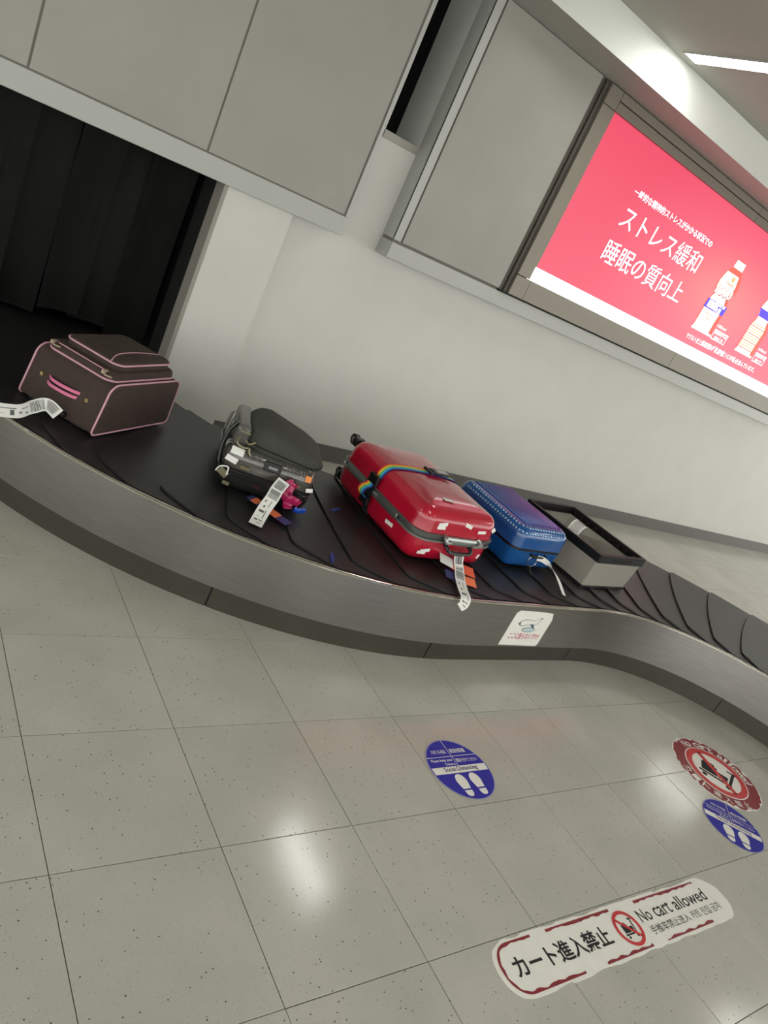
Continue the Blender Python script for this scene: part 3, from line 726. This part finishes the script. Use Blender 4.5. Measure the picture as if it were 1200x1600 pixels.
# zip line with pulls along the main pocket, on the handle side
MB().tube([(0.058, v, H_ + 0.032) for v in (0.075, 0.14, 0.2, 0.26, 0.325)], 0.0042, 6).build('zip_tape', M_pink, br, True)
for v, a in ((0.075, 0.0), (0.345, 0.4)):
    z = MB(); z.box(0.040, v - 0.008, H_ + 0.022, 0.066, v + 0.008, H_ + 0.036); z.tube([(0.04, v, H_ + 0.03), (0.03, v - 0.02, H_ + 0.026), (0.034, v - 0.05, H_ + 0.028)], 0.0035, 6)
    z.build('zip_pull', mat('pale_zip_pull', (196, 176, 156), 0.4, metal=0.4), br, True)
# carry handle on the end face
hd = []
for z, v0, v1 in ((0.128, 0.125, 0.285), (0.104, 0.13, 0.29)):
    o = ribbon('handle_strap', smooth_path([(0.012, v0, z), (-0.008, v0 + 0.03, z + 0.002), (-0.014, (v0 + v1) / 2, z + 0.001), (-0.008, v1 - 0.03, z), (0.012, v1, z)], 5), (0, 0, 1), 0.013, mat('pink_strap', (222, 120, 158), 0.55), br, 0.003)
for v in (0.085, 0.325): MB().cyl((0.012, v, 0.118), (1, 0, 0), 0.0085, 0.008, 14).build('rivet', M_brass, br, True)
tb = bbox_part('pull_handle', -0.03, 0.14, 0.012, -0.002, 0.27, 0.034, M_black, br, 0.006)
bbox_part('foot', 0.001, 0.05, -0.0005, 0.03, 0.35, 0.004, M_black, br, 0.001)
def to_local(e_loc, rz, p):
    d = Vector(p) - Vector(e_loc); c, s_ = math.cos(-rz), math.sin(-rz); return (c * d.x - s_ * d.y, s_ * d.x + c * d.y, d.z)
BRL = (0.35, 2.155, BZ)
tp = smooth_path([to_local(BRL, ang, q) for q in ((0.215, 2.215, 0.418), (0.17, 2.235, 0.442), (0.115, 2.215, 0.428), (0.06, 2.165, 0.420), (-0.03, 2.125, 0.426), (-0.09, 2.09, 0.424))], 6)
wv = to_local((0, 0, 0), ang, (0.1, 0.5, 0.8))
g = ribbon('luggage_tag', tp, wv, 0.052, M_white, br); print_bars('barcode', tp, wv, 0.052, barcode_segs(4), M_greyink, g, -1.0); print_bars('barcode', tp, wv, 0.052, barcode_segs(4), M_greyink, g, 1.0)

# --- wrapped black cabin case with a soft bag on top
a2 = math.radians(-22)
BKL = (0.795, 1.895, BZ)
bk = empty('wrapped_suitcase', BKL, a2)
tag(bk, 'film-wrapped black cabin suitcase with a soft grey bag on top and a magenta ribbon', 'suitcase')
M_bkshell = mat('glossy_black_shell', (30, 30, 30), 0.22, coat=0.5, var=0.15, scale=12)
M_bktop = mat('smoky_film_over_case', (70, 68, 64), 0.18, coat=0.6, var=0.25, scale=22, bump=0.4, bscale=45)
mb = MB(); shell(mb, 0, 0, 0.405, 0.53, 0.05, quarter(0.0, 0.05, 0.048, False) + [(0.0, 0.096)]); mb.build('lower_shell', M_bkshell, bk, True)
mb = MB(); shell(mb, 0, 0, 0.405, 0.53, 0.05, [(0.0, 0.106), (0.0, 0.150)] + quarter(0.0, 0.150, 0.05)); ush = mb.build('upper_shell', M_bktop, bk, True)
mb = MB(); shell(mb, 0.004, 0.004, 0.401, 0.526, 0.048, [(0, 0.0962), (0, 0.1058)]); mb.build('zip_band', M_blackmatte, bk, True)
for z in (0.068, 0.083): MB().tube([(x, y, z) for x, y in rrect(-0.001, -0.001, 0.406, 0.531, 0.05, 6)], 0.003, 6, True).build('shell_ridge', M_bkshell, bk, True)
for u in (0.075, 0.30): bbox_part('latch', u, -0.006, 0.112, u + 0.045, 0.001, 0.128, mat('tarnished_latch', (120, 112, 88), 0.35, metal=0.6), bk, 0.003)
pl = bbox_part('badge', 0.165, -0.004, 0.140, 0.245, 0.022, 0.182, mat('badge_dark', (46, 46, 46), 0.3), bk, 0.006)
for k in range(5): bbox_part('badge_letter', 0.188 + k * 0.008, -0.0055, 0.157, 0.194 + k * 0.008, -0.0038, 0.167, mat('badge_letter', (170, 170, 166), 0.3), pl, 0)
rnd = random.Random(11)
def shell_pt(u, z):
    """point on the upper shell front, z above the seam"""
    y = 0.0 if z <= 0.15 else 0.05 - math.sqrt(max(0, 0.05 ** 2 - (z - 0.15) ** 2)); return (u, y - 0.002, z)
for k in range(12):                                                      # wrinkles of the clear film
    u = 0.07 + 0.3 * k / 11 + rnd.uniform(-0.01, 0.01)
    MB().tube([shell_pt(u + 0.012 * q * rnd.uniform(0.5, 1), 0.187 - 0.016 * q) for q in range(3)], 0.0012, 5).build('film_wrinkle', mat('clear_film_crease', (150, 150, 146), 0.1, alpha=0.6), bk, True)
M_bag = mat('dark_grey_fabric', (62, 62, 58), 0.85, var=0.06, scale=20, bump=0.3, bscale=300)
mb = MB(); shell(mb, 0.06, 0.03, 0.425, 0.385, 0.10, [(0.02, 0.185), (0.004, 0.195), (0.0, 0.212), (0.004, 0.235)] + quarter(0.004, 0.24, 0.06, True, 6, 0.062) + [(0.10, 0.308)], 9)
def sag(p):
    f = max(0.0, min(1.0, (p[0] - 0.16) / 0.265)); f = f * f * (3 - 2 * f); return (p[0], p[1], 0.185 + (p[2] - 0.185) * (1 - 0.5 * f))
mb.v = [sag(p) for p in mb.v]
bag = mb.build('soft_bag', M_bag, bk, True)
MB().tube([sag((x, y, 0.216)) for x, y in rrect(0.0595, 0.0295, 0.4255, 0.3855, 0.10, 7)], 0.003, 6, True).build('bag_seam', M_blackmatte, bag, True)
# plastic film hanging over the left end of the bag, handle and straps
sd = MB(); shell(sd, 0.014, 0.06, 0.078, 0.36, 0.02, [(0.008, 0.17), (0.0, 0.20), (0.0, 0.255)] + quarter(0.0, 0.255, 0.02)); sd.build('bag_end_panel', mat('grey_fabric_under_film', (88, 87, 82), 0.35, coat=0.4, bump=0.3, bscale=40), bk, True)
MB().tube(smooth_path([(-0.008, 0.06, 0.09), (-0.016, 0.08, 0.15), (-0.010, 0.09, 0.22), (0.012, 0.09, 0.272)], 6), 0.009, 8).build('carry_handle', M_black, bk, True)
for dy in (0.0, 0.03): MB().tube([(-0.012, 0.14 + dy, 0.14), (-0.016, 0.15 + dy, 0.22), (-0.008, 0.15 + dy, 0.285)], 0.006, 6).build('pull_tube', mat('satin_aluminium', (176, 176, 172), 0.3, metal=0.9), bk, True)
M_pull = mat('greenish_metal_pull', (140, 134, 108), 0.35, metal=0.7)
for pth in (((0.03, 0.03, 0.262), (0.05, 0.02, 0.264), (0.07, 0.018, 0.262)), ((0.035, 0.03, 0.235), (0.03, 0.01, 0.215), (0.055, 0.0, 0.205), (0.08, 0.0, 0.21)), ((0.06, 0.01, 0.235), (0.075, 0.0, 0.225), (0.1, 0.01, 0.238)), ((0.085, 0.005, 0.208), (0.09, 0.0, 0.19), (0.1, 0.0, 0.182))):
    MB().tube(smooth_path(pth, 4), 0.0045, 6).build('zip_pull', M_pull, bk, True)
def lab(name, u, z, w, h, m, parent, y=None, rot=0.0):
    yy = shell_pt(u + w / 2, z)[1] if y is None else y
    c, s_ = math.cos(rot), math.sin(rot); q = [(-w / 2, -h / 2), (w / 2, -h / 2), (w / 2, h / 2), (-w / 2, h / 2)]
    pts = [(u + w / 2 + c * a - s_ * b, z + h / 2 + s_ * a + c * b) for a, b in q]
    return MB().loft([[(x, (shell_pt(x, zz)[1] if y is None else y) - 0.0005, zz) for x, zz in pts], [(x, (shell_pt(x, zz)[1] if y is None else y) - 0.0018, zz) for x, zz in pts]]).build(name, m, parent)
M_orange = mat('orange_label', (236, 140, 60), 0.5)
lab('paper_label', 0.018, 0.165, 0.055, 0.026, M_white, bk, None, -0.05); lab('paper_label', 0.006, 0.128, 0.052, 0.026, M_white, bk, -0.002, -0.2)
lab('orange_label', 0.352, 0.155, 0.026, 0.024, M_orange, bk, None, 0.05); lab('paper_label', 0.372, 0.112, 0.03, 0.018, M_white, bk, -0.002, 0.3)
lab('tarnished_label', -0.004, 0.058, 0.045, 0.03, M_pull, bk, -0.0035, -0.5); lab('paper_label', 0.03, 0.022, 0.03, 0.016, M_pull, bk, -0.001, -0.1)
MB().tube(smooth_path([(-0.012, 0.0, 0.07), (-0.002, -0.012, 0.098), (0.03, -0.012, 0.105), (0.034, -0.012, 0.07)], 5), 0.0035, 6).build('white_tie', M_white, bk, True)
# magenta ribbon knot
M_mag = mat('magenta_plastic_ribbon', (168, 28, 84), 0.28, var=0.25, scale=40, bump=0.6, bscale=60)
def crumple(pts, wid, name, m, seed):
    rnd = random.Random(seed); pth = smooth_path(pts, 6); lp = []
    for i, p in enumerate(pth):
        w = wid * (0.75 + 0.35 * rnd.random()); t_ = (pth[min(len(pth) - 1, i + 1)] - pth[max(0, i - 1)]).normalized(); x = t_.cross(Vector((0.1, 1, 0.2))).normalized(); y = t_.cross(x)
        lp.append([p + x * math.cos(k * PI / 5) * w * (0.8 + 0.4 * rnd.random()) + y * math.sin(k * PI / 5) * w * 0.45 * (0.7 + 0.6 * rnd.random()) for k in range(10)])
    return MB().loft(lp).build(name, m, bk, True)
crumple([(0.285, -0.014, 0.140), (0.302, -0.024, 0.112), (0.295, -0.032, 0.082), (0.312, -0.034, 0.055), (0.322, -0.034, 0.026)], 0.023, 'ribbon', M_mag, 3)
crumple([(0.275, -0.032, 0.082), (0.305, -0.042, 0.072), (0.335, -0.04, 0.068), (0.362, -0.034, 0.062)], 0.020, 'ribbon', M_mag, 4)
crumple([(0.282, -0.018, 0.138), (0.302, -0.024, 0.128), (0.325, -0.018, 0.122)], 0.015, 'ribbon', M_mag, 5)
crumple([(0.352, -0.03, 0.026), (0.38, -0.022, 0.026), (0.405, -0.008, 0.030)], 0.015, 'blue_plastic', mat('blue_plastic_film', (24, 70, 170), 0.2, bump=0.6, bscale=60), 6)
tw = [to_local(BKL, a2, q) for q in ((1.035, 1.775, 0.512), (1.000, 1.745, 0.482), (0.975, 1.715, 0.455), (0.935, 1.675, 0.42), (0.895, 1.625, 0.393), (0.868, 1.588, 0.3865))]
tp = smooth_path(tw, 6); wv = to_local((0, 0, 0), a2, (0.86, -0.5, 0.0))
g = ribbon('luggage_tag', tp, wv, 0.056, M_white, bk); print_bars('barcode', tp, wv, 0.056, barcode_segs(8), M_greyink, g, 1.0); print_bars('barcode', tp, wv, 0.056, barcode_segs(8), M_greyink, g, -1.0)
M_navy = mat('navy_card', (54, 58, 112), 0.5); M_org2 = mat('coral_card', (240, 122, 78), 0.5)
c0 = Vector(to_local(BKL, a2, (0.925, 1.805, 0.40))); c1 = Vector(to_local(BKL, a2, (1.045, 1.632, 0.387)))
cd = ribbon('card_tag', [c0, c0.lerp(c1, 0.5), c1], to_local((0, 0, 0), a2, (0.8, 0.6, 0)), 0.055, M_navy, bk)
ribbon('coral_band', [c0.lerp(c1, f) + Vector((0, 0, 0.0012)) for f in (0.1, 0.25)], to_local((0, 0, 0), a2, (0.8, 0.6, 0)), 0.0555, M_org2, cd)
ribbon('coral_band', [c0.lerp(c1, f) + Vector((0, 0, 0.0012)) for f in (0.52, 0.74)], to_local((0, 0, 0), a2, (0.8, 0.6, 0)), 0.0555, M_org2, cd)

# --- red hard suitcase with rainbow strap
RDL = (1.555, 1.448, BZ); a3 = math.radians(0.6)
rd = empty('hard_suitcase', RDL, a3); rd.scale = (1.075, 1.06, 1.06)
tag(rd, 'glossy red hard suitcase lying flat with a rainbow strap and grey rim', 'suitcase')
M_redsh = mat('glossy_red_shell', (178, 16, 46), 0.22, coat=0.7, var=0.05, scale=10)
M_rim = mat('grey_metal_rim', (98, 100, 98), 0.35, metal=0.5); M_rim2 = mat('light_grey_rim', (140, 141, 138), 0.3, metal=0.6)
RW, RLn, RH = 0.465, 0.68, 0.271
lay_low = quarter(0.0, 0.06, 0.055, False) + [(0.0, 0.115)]
lay_up = [(0.0, 0.150), (0.006, 0.195)] + quarter(0.006, 0.198, 0.060, True, 7, 0.058) + [(0.085, 0.2592), (0.11, 0.2615), (0.14, 0.2635), (0.17, 0.2645)]
mb = MB(); shell(mb, 0, 0, RW, RLn, 0.075, lay_low, 8); mb.build('lower_shell', M_redsh, rd, True)
mb = MB(); shell(mb, 0, 0, RW, RLn, 0.075, lay_up, 8); us = mb.build('upper_shell', M_redsh, rd, True)
mb = MB(); shell(mb, 0.001, 0.001, RW - 0.001, RLn - 0.001, 0.075, [(0, 0.1152), (0, 0.1498)], 8); mb.build('rim', M_rim, rd, True)
for z, m_ in ((0.119, M_rim2), (0.146, M_rim)):
    MB().tube([(x, y, z) for x, y in rrect(-0.004, -0.004, RW + 0.004, RLn + 0.004, 0.078, 8)], 0.0065, 6, True).build('rim_bead', m_, rd, True)
for z in (0.04, 0.222):
    for u in ((0.055, RW - 0.055) if z < 0.1 else (0.055,)):
        w_ = MB(); w_.cyl((u, RLn + 0.032, z), (1, 0, 0), 0.027, 0.020, 22); w_ = w_.build('wheel', M_black, rd, True)
        MB().cyl((u, RLn + 0.032, z), (1, 0, 0), 0.015, 0.023, 14).build('hub', mat('wheel_hub_grey', (120, 118, 114), 0.4), w_, True)
        bbox_part('wheel_housing', u - 0.028, RLn - 0.022, z - 0.02, u + 0.028, RLn + 0.016, z + 0.022, M_black, rd, 0.008)
# long side handle and latches on the rim
hs = MB(); shell(hs, -0.020, 0.14, -0.002, 0.335, 0.008, [(0.003, 0.117), (0.0, 0.122), (0.0, 0.142), (0.003, 0.147)]); hs.build('side_handle', M_rim, rd, True)
hs = MB(); shell(hs, -0.016, 0.43, -0.002, 0.60, 0.006, [(0.003, 0.118), (0.0, 0.122), (0.0, 0.142), (0.003, 0.146)]); hs.build('side_bar', M_rim2, rd, True)
for v in (0.325, 0.40): MB().cyl((-0.018, v, 0.135), (0, 1, 0), 0.010, 0.026, 12).build('hinge_stud', mat('bright_stud', (200, 200, 198), 0.2, metal=0.9), rd, True)
# end handle and lock
el = MB(); shell(el, 0.155, -0.020, 0.335, -0.003, 0.007, [(0.004, 0.116), (0.0, 0.122), (0.0, 0.148), (0.004, 0.153)]); el.build('end_lock', mat('silver_lock', (168, 172, 170), 0.25, metal=0.7), rd, True)
MB().tube(smooth_path([(0.15, -0.004, 0.150), (0.142, -0.026, 0.145), (0.15, -0.03, 0.132), (0.175, -0.026, 0.13)], 5), 0.009, 8).build('latch_lever', mat('silver_lock', (0, 0, 0)), rd, True)
MB().tube(smooth_path([(0.345, -0.004, 0.150), (0.352, -0.024, 0.145), (0.342, -0.03, 0.132), (0.31, -0.026, 0.128)], 5), 0.008, 8).build('latch_lever', mat('silver_lock', (0, 0, 0)), rd, True)
MB().tube(smooth_path([(0.165, -0.004, 0.115), (0.165, -0.034, 0.108), (0.185, -0.042, 0.094), (0.285, -0.042, 0.094), (0.305, -0.034, 0.108), (0.305, -0.004, 0.115)], 6), 0.0085, 8).build('end_handle', M_black, rd, True)
# rainbow strap over the middle
RB = stripes_material('rainbow_webbing', [(34, 52, 128), (30, 130, 200), (90, 200, 214), (84, 170, 80), (232, 226, 60), (244, 150, 40), (214, 44, 48)])
SV = 0.375
def section(z_lo, off):
    """left flank, top, right flank of the upper shell at the strap"""
    l = [(i, z) for i, z in lay_up if z >= z_lo]
    le = [(i - off * (1 if z < 0.23 else 0.5), z + off * (0 if z < 0.23 else 1)) for i, z in l]
    return [(x, SV, z) for x, z in le] + [(RW / 2, SV, lay_up[-1][1] + off + 0.001)] + [(RW - x, SV, z) for x, z in le[::-1]]
ribbon('rainbow_strap', section(0.19, 0.0035), (0, 1, 0), 0.05, RB, rd, 0.002)
ribbon('strap_webbing', [(-0.010, SV, 0.199), (-0.013, SV, 0.155), (-0.013, SV, 0.11), (-0.006, SV, 0.06), (0.015, SV, 0.014)], (0, 1, 0), 0.046, M_blackmatte, rd, 0.002)
ribbon('strap_webbing', [(RW + 0.006, SV, 0.195), (RW + 0.011, SV, 0.155), (RW + 0.011, SV, 0.11), (RW + 0.004, SV, 0.06), (RW - 0.015, SV, 0.014)], (0, 1, 0), 0.046, M_blackmatte, rd, 0.002)
bbox_part('strap_buckle', -0.026, SV - 0.036, 0.158, -0.008, SV + 0.034, 0.206, M_black, rd, 0.005)
bbox_part('strap_buckle', -0.030, SV - 0.034, 0.060, -0.010, SV + 0.032, 0.100, M_black, rd, 0.005)
ribbon('strap_tail', smooth_path([(-0.022, SV, 0.170), (-0.032, SV, 0.152), (-0.052, SV, 0.140), (-0.060, SV, 0.118), (-0.046, SV, 0.100), (-0.030, SV, 0.098)], 6), (0, 1, 0), 0.052, RB, rd, 0.002)
zt = lay_up[-1][1]
bbox_part('strap_slider', 0.245, SV - 0.033, zt + 0.006, 0.262, SV + 0.033, zt + 0.017, M_black, rd, 0.003)
hh = bbox_part('name_holder', 0.272, SV - 0.030, zt + 0.0105, 0.385, SV + 0.026, zt + 0.017, M_black, rd, 0.003)
bbox_part('name_card', 0.300, SV - 0.016, zt + 0.0172, 0.365, SV + 0.014, zt + 0.0182, mat('grey_name_card', (190, 188, 184), 0.4), hh, 0)
# small white stickers
def quadlab(pts, parent, name='paper_label', m=M_white):
    """small sticker through four points, slightly thick"""
    v = [Vector(p) for p in pts]; n = (v[1] - v[0]).cross(v[3] - v[0]).normalized()
    return MB().loft([[p for p in v], [p + n * 0.0012 for p in v]]).build(name, m, parent)
def top_inset(z):
    k = [(i, zz) for i, zz in lay_up]
    for (i0, z0), (i1, z1) in zip(k[:-1], k[1:]):
        if z0 <= z <= z1 and z1 > z0: return i0 + (i1 - i0) * (z - z0) / (z1 - z0)
    return 0.0
def end_lab(u, z, w, h, rot=0.0):
    q = []
    for a, b in ((-w / 2, -h / 2), (w / 2, -h / 2), (w / 2, h / 2), (-w / 2, h / 2)):
        x = u + a * math.cos(rot) - b * math.sin(rot); zz = z + a * math.sin(rot) + b * math.cos(rot)
        q.append((x, (top_inset(zz) if zz > 0.15 else (0.0 if zz > 0.06 else 0.055 - math.sqrt(max(0, 0.055 ** 2 - (0.06 - zz) ** 2)))) - 0.0008, zz))
    return quadlab(q, rd)
end_lab(0.118, 0.196, 0.048, 0.016, 0.18); end_lab(0.115, 0.181, 0.045, 0.014, 0.05); end_lab(0.265, 0.206, 0.042, 0.016, -0.25); end_lab(0.355, 0.187, 0.046, 0.014, 0.1); end_lab(0.418, 0.205, 0.02, 0.02, 0.8)
end_lab(0.085, 0.066, 0.05, 0.015, 0.2); end_lab(0.07, 0.055, 0.045, 0.014, 0.0); end_lab(0.40, 0.07, 0.012, 0.022, -0.3)
quadlab([(0.155, 0.098, zt + 0.0008), (0.205, 0.09, zt + 0.0008), (0.21, 0.115, zt + 0.0008), (0.16, 0.123, zt + 0.0008)], rd)
quadlab([(-0.0008, 0.205, 0.066), (-0.0008, 0.150, 0.072), (-0.0008, 0.153, 0.088), (-0.0008, 0.208, 0.082)], rd)
# tags at the end handle
tw = [to_local(RDL, a3, q) for q in ((1.812, 1.422, 0.470), (1.806, 1.404, 0.440), (1.802, 1.372, 0.415), (1.776, 1.318, 0.400), (1.748, 1.258, 0.393), (1.728, 1.205, 0.387), (1.714, 1.186, 0.368), (1.700, 1.184, 0.35))]
tp = smooth_path(tw, 6); wv = to_local((0, 0, 0), a3, (0.98, -0.12, 0.0))
g = ribbon('luggage_tag', tp, wv, 0.050, M_white, rd); print_bars('barcode', tp, wv, 0.050, barcode_segs(12), M_greyink, g, 1.0); print_bars('barcode', tp, wv, 0.050, barcode_segs(12), M_greyink, g, -1.0)
def card(name, p0, p1, wv_, w_, m, parent, lz=0):
    a_, b_ = Vector(p0), Vector(p1); return ribbon(name, [a_, a_.lerp(b_, 0.5), b_], wv_, w_, m, parent, 0.001)
card('white_card', (0.160, -0.025, 0.058), (0.222, -0.052, 0.046), (0.25, 1.0, 0.35), 0.058, M_white, rd)
card('coral_card', (0.215, -0.052, 0.044), (0.335, -0.085, 0.030), (0.25, 1.0, 0.35), 0.055, mat('red_orange_card', (226, 92, 62), 0.5), rd)
nc = card('navy_card', (0.170, -0.085, 0.020), (0.235, -0.108, 0.012), (0.25, 1.0, 0.3), 0.05, M_navy, rd)
card('orange_card', (0.236, -0.108, 0.0122), (0.32, -0.132, 0.008), (0.25, 1.0, 0.3), 0.05, M_org2, rd)

# --- blue ribbed suitcase
BLL = (2.250, 1.495, BZ); a4 = math.radians(1.6)
bl = empty('ribbed_suitcase', BLL, a4); bl.scale = (1.02, 1.02, 1.08)
tag(bl, 'glossy blue ribbed hard suitcase squeezed between the red suitcase and the plastic bin', 'suitcase')
M_blsh = mat('glossy_blue_shell', (20, 80, 146), 0.2, coat=0.5, var=0.06, scale=14)
BW, BL_, BH = 0.400, 0.530, 0.225
lay_l = quarter(0.006, 0.05, 0.046, False) + [(0.0, 0.105)]; lay_u = [(0.0, 0.118), (0.002, 0.165)] + quarter(0.002, 0.170, 0.052, True, 7, 0.05)
mb = MB(); shell(mb, 0, 0, BW, BL_, 0.06, lay_l, 8); mb.build('lower_shell', M_blsh, bl, True)
mb = MB(); shell(mb, 0, 0, BW, BL_, 0.06, lay_u, 8); bu = mb.build('upper_shell', M_blsh, bl, True)
mb = MB(); shell(mb, 0.003, 0.003, BW - 0.003, BL_ - 0.003, 0.058, [(0, 0.1052), (0, 0.1178)], 8); mb.build('zip_band', M_black, bl, True)
nrib = 12
M_ribs = [mat('violet_blue_ribs_%d' % q, (56 + 22 * q, 86 + q, 160 + 2 * q), 0.22, metal=0.3, coat=0.4) for q in range(4)]
for k in range(nrib):
    x = 0.066 + (BW - 0.132) * k / (nrib - 1)
    lo = []
    for v, h in ((0.046, 0.0), (0.060, 0.0055), (BL_ - 0.060, 0.0055), (BL_ - 0.046, 0.0)):
        lo.append([(x + 0.0092 * math.cos(a), v, 0.2185 + (h * 1.6 + 0.0012) * math.sin(a)) for a in [PI * q / 6 for q in range(7)]])
    MB().loft(lo).build('rib', M_ribs[min(3, k * 4 // nrib)], bu, True)
M_dot = M_blsh
def dot_mesh():
    o = MB(); n = 8; o.loft([[(r * math.cos(k * 2 * PI / n), r * math.sin(k * 2 * PI / n), z) for k in range(n)] for r, z in ((0.0075, -0.002), (0.0066, 0.0024), (0.004, 0.0052), (0.0006, 0.0062))]); o = o.build('stud', mat('pale_glint_stud', (150, 190, 225), 0.08, metal=0.5, coat=0.6), bu, True); return o  # pale colour paints glints into the studs of the blue shell
d0 = dot_mesh(); first = True
spots = []
for row, (ii, zz, nrm) in enumerate(((0.030, 0.2115, 0.9), (0.012, 0.1935, 0.45))):
    pr_ = rrect(ii, ii, BW - ii, BL_ - ii, 0.05, 6)
    tot = []
    for i in range(len(pr_)):
        a = Vector((*pr_[i], 0)); b = Vector((*pr_[(i + 1) % len(pr_)], 0)); tot.append((a, b))
    acc = 0.0
    for a, b in tot:
        L2 = (b - a).length
        while acc < L2:
            p = a.lerp(b, acc / L2) if L2 > 0 else a; out = (b - a).normalized().cross(Vector((0, 0, 1))) if L2 > 1e-6 else Vector((0, -1, 0))
            spots.append((p.x, p.y, zz, out, nrm)); acc += 0.021
        acc -= L2
for p in spots:
    if p[1] > 0.47: continue
    o = d0 if first else link(d0.copy(), bu); first = False
    o.location = p[:3]; o.rotation_mode = 'QUATERNION'
    o.rotation_quaternion = Vector((0, 0, 1)).rotation_difference((p[3] * math.sqrt(1 - p[4] ** 2) + Vector((0, 0, p[4]))).normalized())
MB().tube([(0.17 + 0.028 * math.cos(k * PI / 10), -0.012 - 0.006 * math.cos(k * PI / 10), 0.062 + 0.028 * math.sin(k * PI / 10)) for k in range(20)], 0.002, 6, True).build('key_ring', mat('steel_ring', (170, 170, 170), 0.2, metal=1), bl, True)
MB().tube(smooth_path([(0.155, -0.02, 0.04), (0.165, -0.035, 0.022), (0.172, -0.05, 0.008)], 4), 0.004, 6).build('cord', M_black, bl, True)
MB().tube(smooth_path([(0.15, 0.0, 0.095), (0.15, -0.016, 0.09), (0.25, -0.016, 0.09), (0.25, 0.0, 0.095)], 4), 0.006, 6).build('end_handle', M_black, bl, True)
tw = [(0.188, -0.016, 0.086), (0.235, -0.026, 0.082), (0.275, -0.055, 0.065), (0.292, -0.11, 0.040), (0.288, -0.165, 0.015), (0.272, -0.205, 0.004)]
tp = smooth_path(tw, 6); wl = [Vector((0.1, -0.3, -1.0)).lerp(Vector((1.0, -0.1, -0.15)), min(1, k / (len(tp) - 1) * 1.5)) for k in range(len(tp))]; g = ribbon('luggage_tag', tp, wl, 0.026, M_white, bl)
print_bars('barcode', tp, (0.1, -0.3, -1.0), 0.026, [(0.06, 0.09, 0.2, 0.8), (0.12, 0.13, 0.2, 0.8), (0.16, 0.2, 0.3, 0.7)], M_greyink, g, 1.0)

# --- clear plastic bin with black rim
BNL = (2.776, 1.379, BZ); a5 = math.radians(4.0)
bn = empty('plastic_bin', BNL, a5)
tag(bn, 'translucent plastic bin with a thick black rim standing on the belt', 'bin')
M_clear = mat('frosted_clear_plastic', (178, 174, 164), 0.25, alpha=0.52)
NW, NL, NH = 0.470, 0.588, 0.215
w_ = MB()
def ringwall(mb, x0, y0, x1, y1, r, t, z0, z1, draft=0.0):
    o0 = rrect(x0 + draft, y0 + draft, x1 - draft, y1 - draft, r); o1 = rrect(x0, y0, x1, y1, r); i1 = rrect(x0 + t, y0 + t, x1 - t, y1 - t, max(0.002, r - t)); i0 = rrect(x0 + t + draft, y0 + t + draft, x1 - t - draft, y1 - t - draft, max(0.002, r - t))
    L = lambda o, z: [(x, y, z) for x, y in o]
    mb.loft([L(o0, z0), L(o1, z1), L(i1, z1), L(i0, z0), L(o0, z0)], False, False)
ringwall(w_, 0.008, 0.008, NW - 0.008, NL - 0.008, 0.012, 0.004, 0.006, NH - 0.045, 0.012); w_.build('wall', M_clear, bn)
MB().prism(rrect(0.022, 0.022, NW - 0.022, NL - 0.022, 0.01), 0.004, 0.009).build('bottom', M_clear, bn)
w_ = MB(); ringwall(w_, 0.016, 0.016, NW - 0.016, NL - 0.016, 0.012, 0.012, 0.0, 0.012); w_.build('base_edge', M_black, bn)
w_ = MB(); ringwall(w_, 0, 0, NW, NL, 0.010, 0.022, NH - 0.046, NH); rim = w_.build('rim', mat('black_bin_rim', (12, 12, 13), 0.5, spec=0.3), bn)
w_ = MB(); ringwall(w_, 0.022, 0.022, NW - 0.022, NL - 0.022, 0.006, 0.012, NH - 0.018, NH - 0.012); w_.build('rim_ledge', mat('black_bin_rim', (0, 0, 0)), bn)
for k in range(9):
    v = 0.05 + k * 0.06; bbox_part('rim_tooth', NW - 0.040, v, NH - 0.032, NW - 0.0222, v + 0.02, NH - 0.0182, M_black, rim, 0.001)
for v in (0.16, 0.36): bbox_part('rim_notch', -0.002, v, NH - 0.012, 0.024, v + 0.05, NH + 0.003, M_black, rim, 0.002)
bbox_part('rim_notch', 0.14, -0.0025, NH - 0.03, 0.32, 0.001, NH - 0.02, M_blackmatte, rim, 0.001)
bd = bbox_part('beige_card', 0.0285, 0.045, 0.055, 0.0325, 0.30, 0.165, mat('beige_card', (236, 204, 172), 0.6), bn, 0.0)
tp = smooth_path([(0.030, 0.40, NH - 0.03), (0.06, 0.37, NH - 0.005), (0.11, 0.35, NH + 0.012), (0.17, 0.335, NH - 0.02), (0.19, 0.325, NH - 0.075)], 6)
tp = smooth_path([(0.105, 0.285, NH - 0.085), (0.118, 0.295, NH - 0.035), (0.155, 0.31, NH + 0.004), (0.215, 0.33, NH + 0.012), (0.27, 0.345, NH - 0.008), (0.29, 0.35, NH - 0.035)], 6)
g = ribbon('luggage_tag', tp, (-0.3, 1.0, 0.15), 0.075, M_white, bn); print_bars('barcode', tp, (-0.3, 1.0, 0.15), 0.075, [(0.25 + 0.035 * k, 0.262 + 0.035 * k, 0.15, 0.85) for k in range(11)], M_greyink, g, 1.0)
print_bars('barcode', tp, (-0.3, 1.0, 0.15), 0.075, [(0.25 + 0.035 * k, 0.262 + 0.035 * k, 0.15, 0.85) for k in range(11)], M_greyink, g, -1.0)
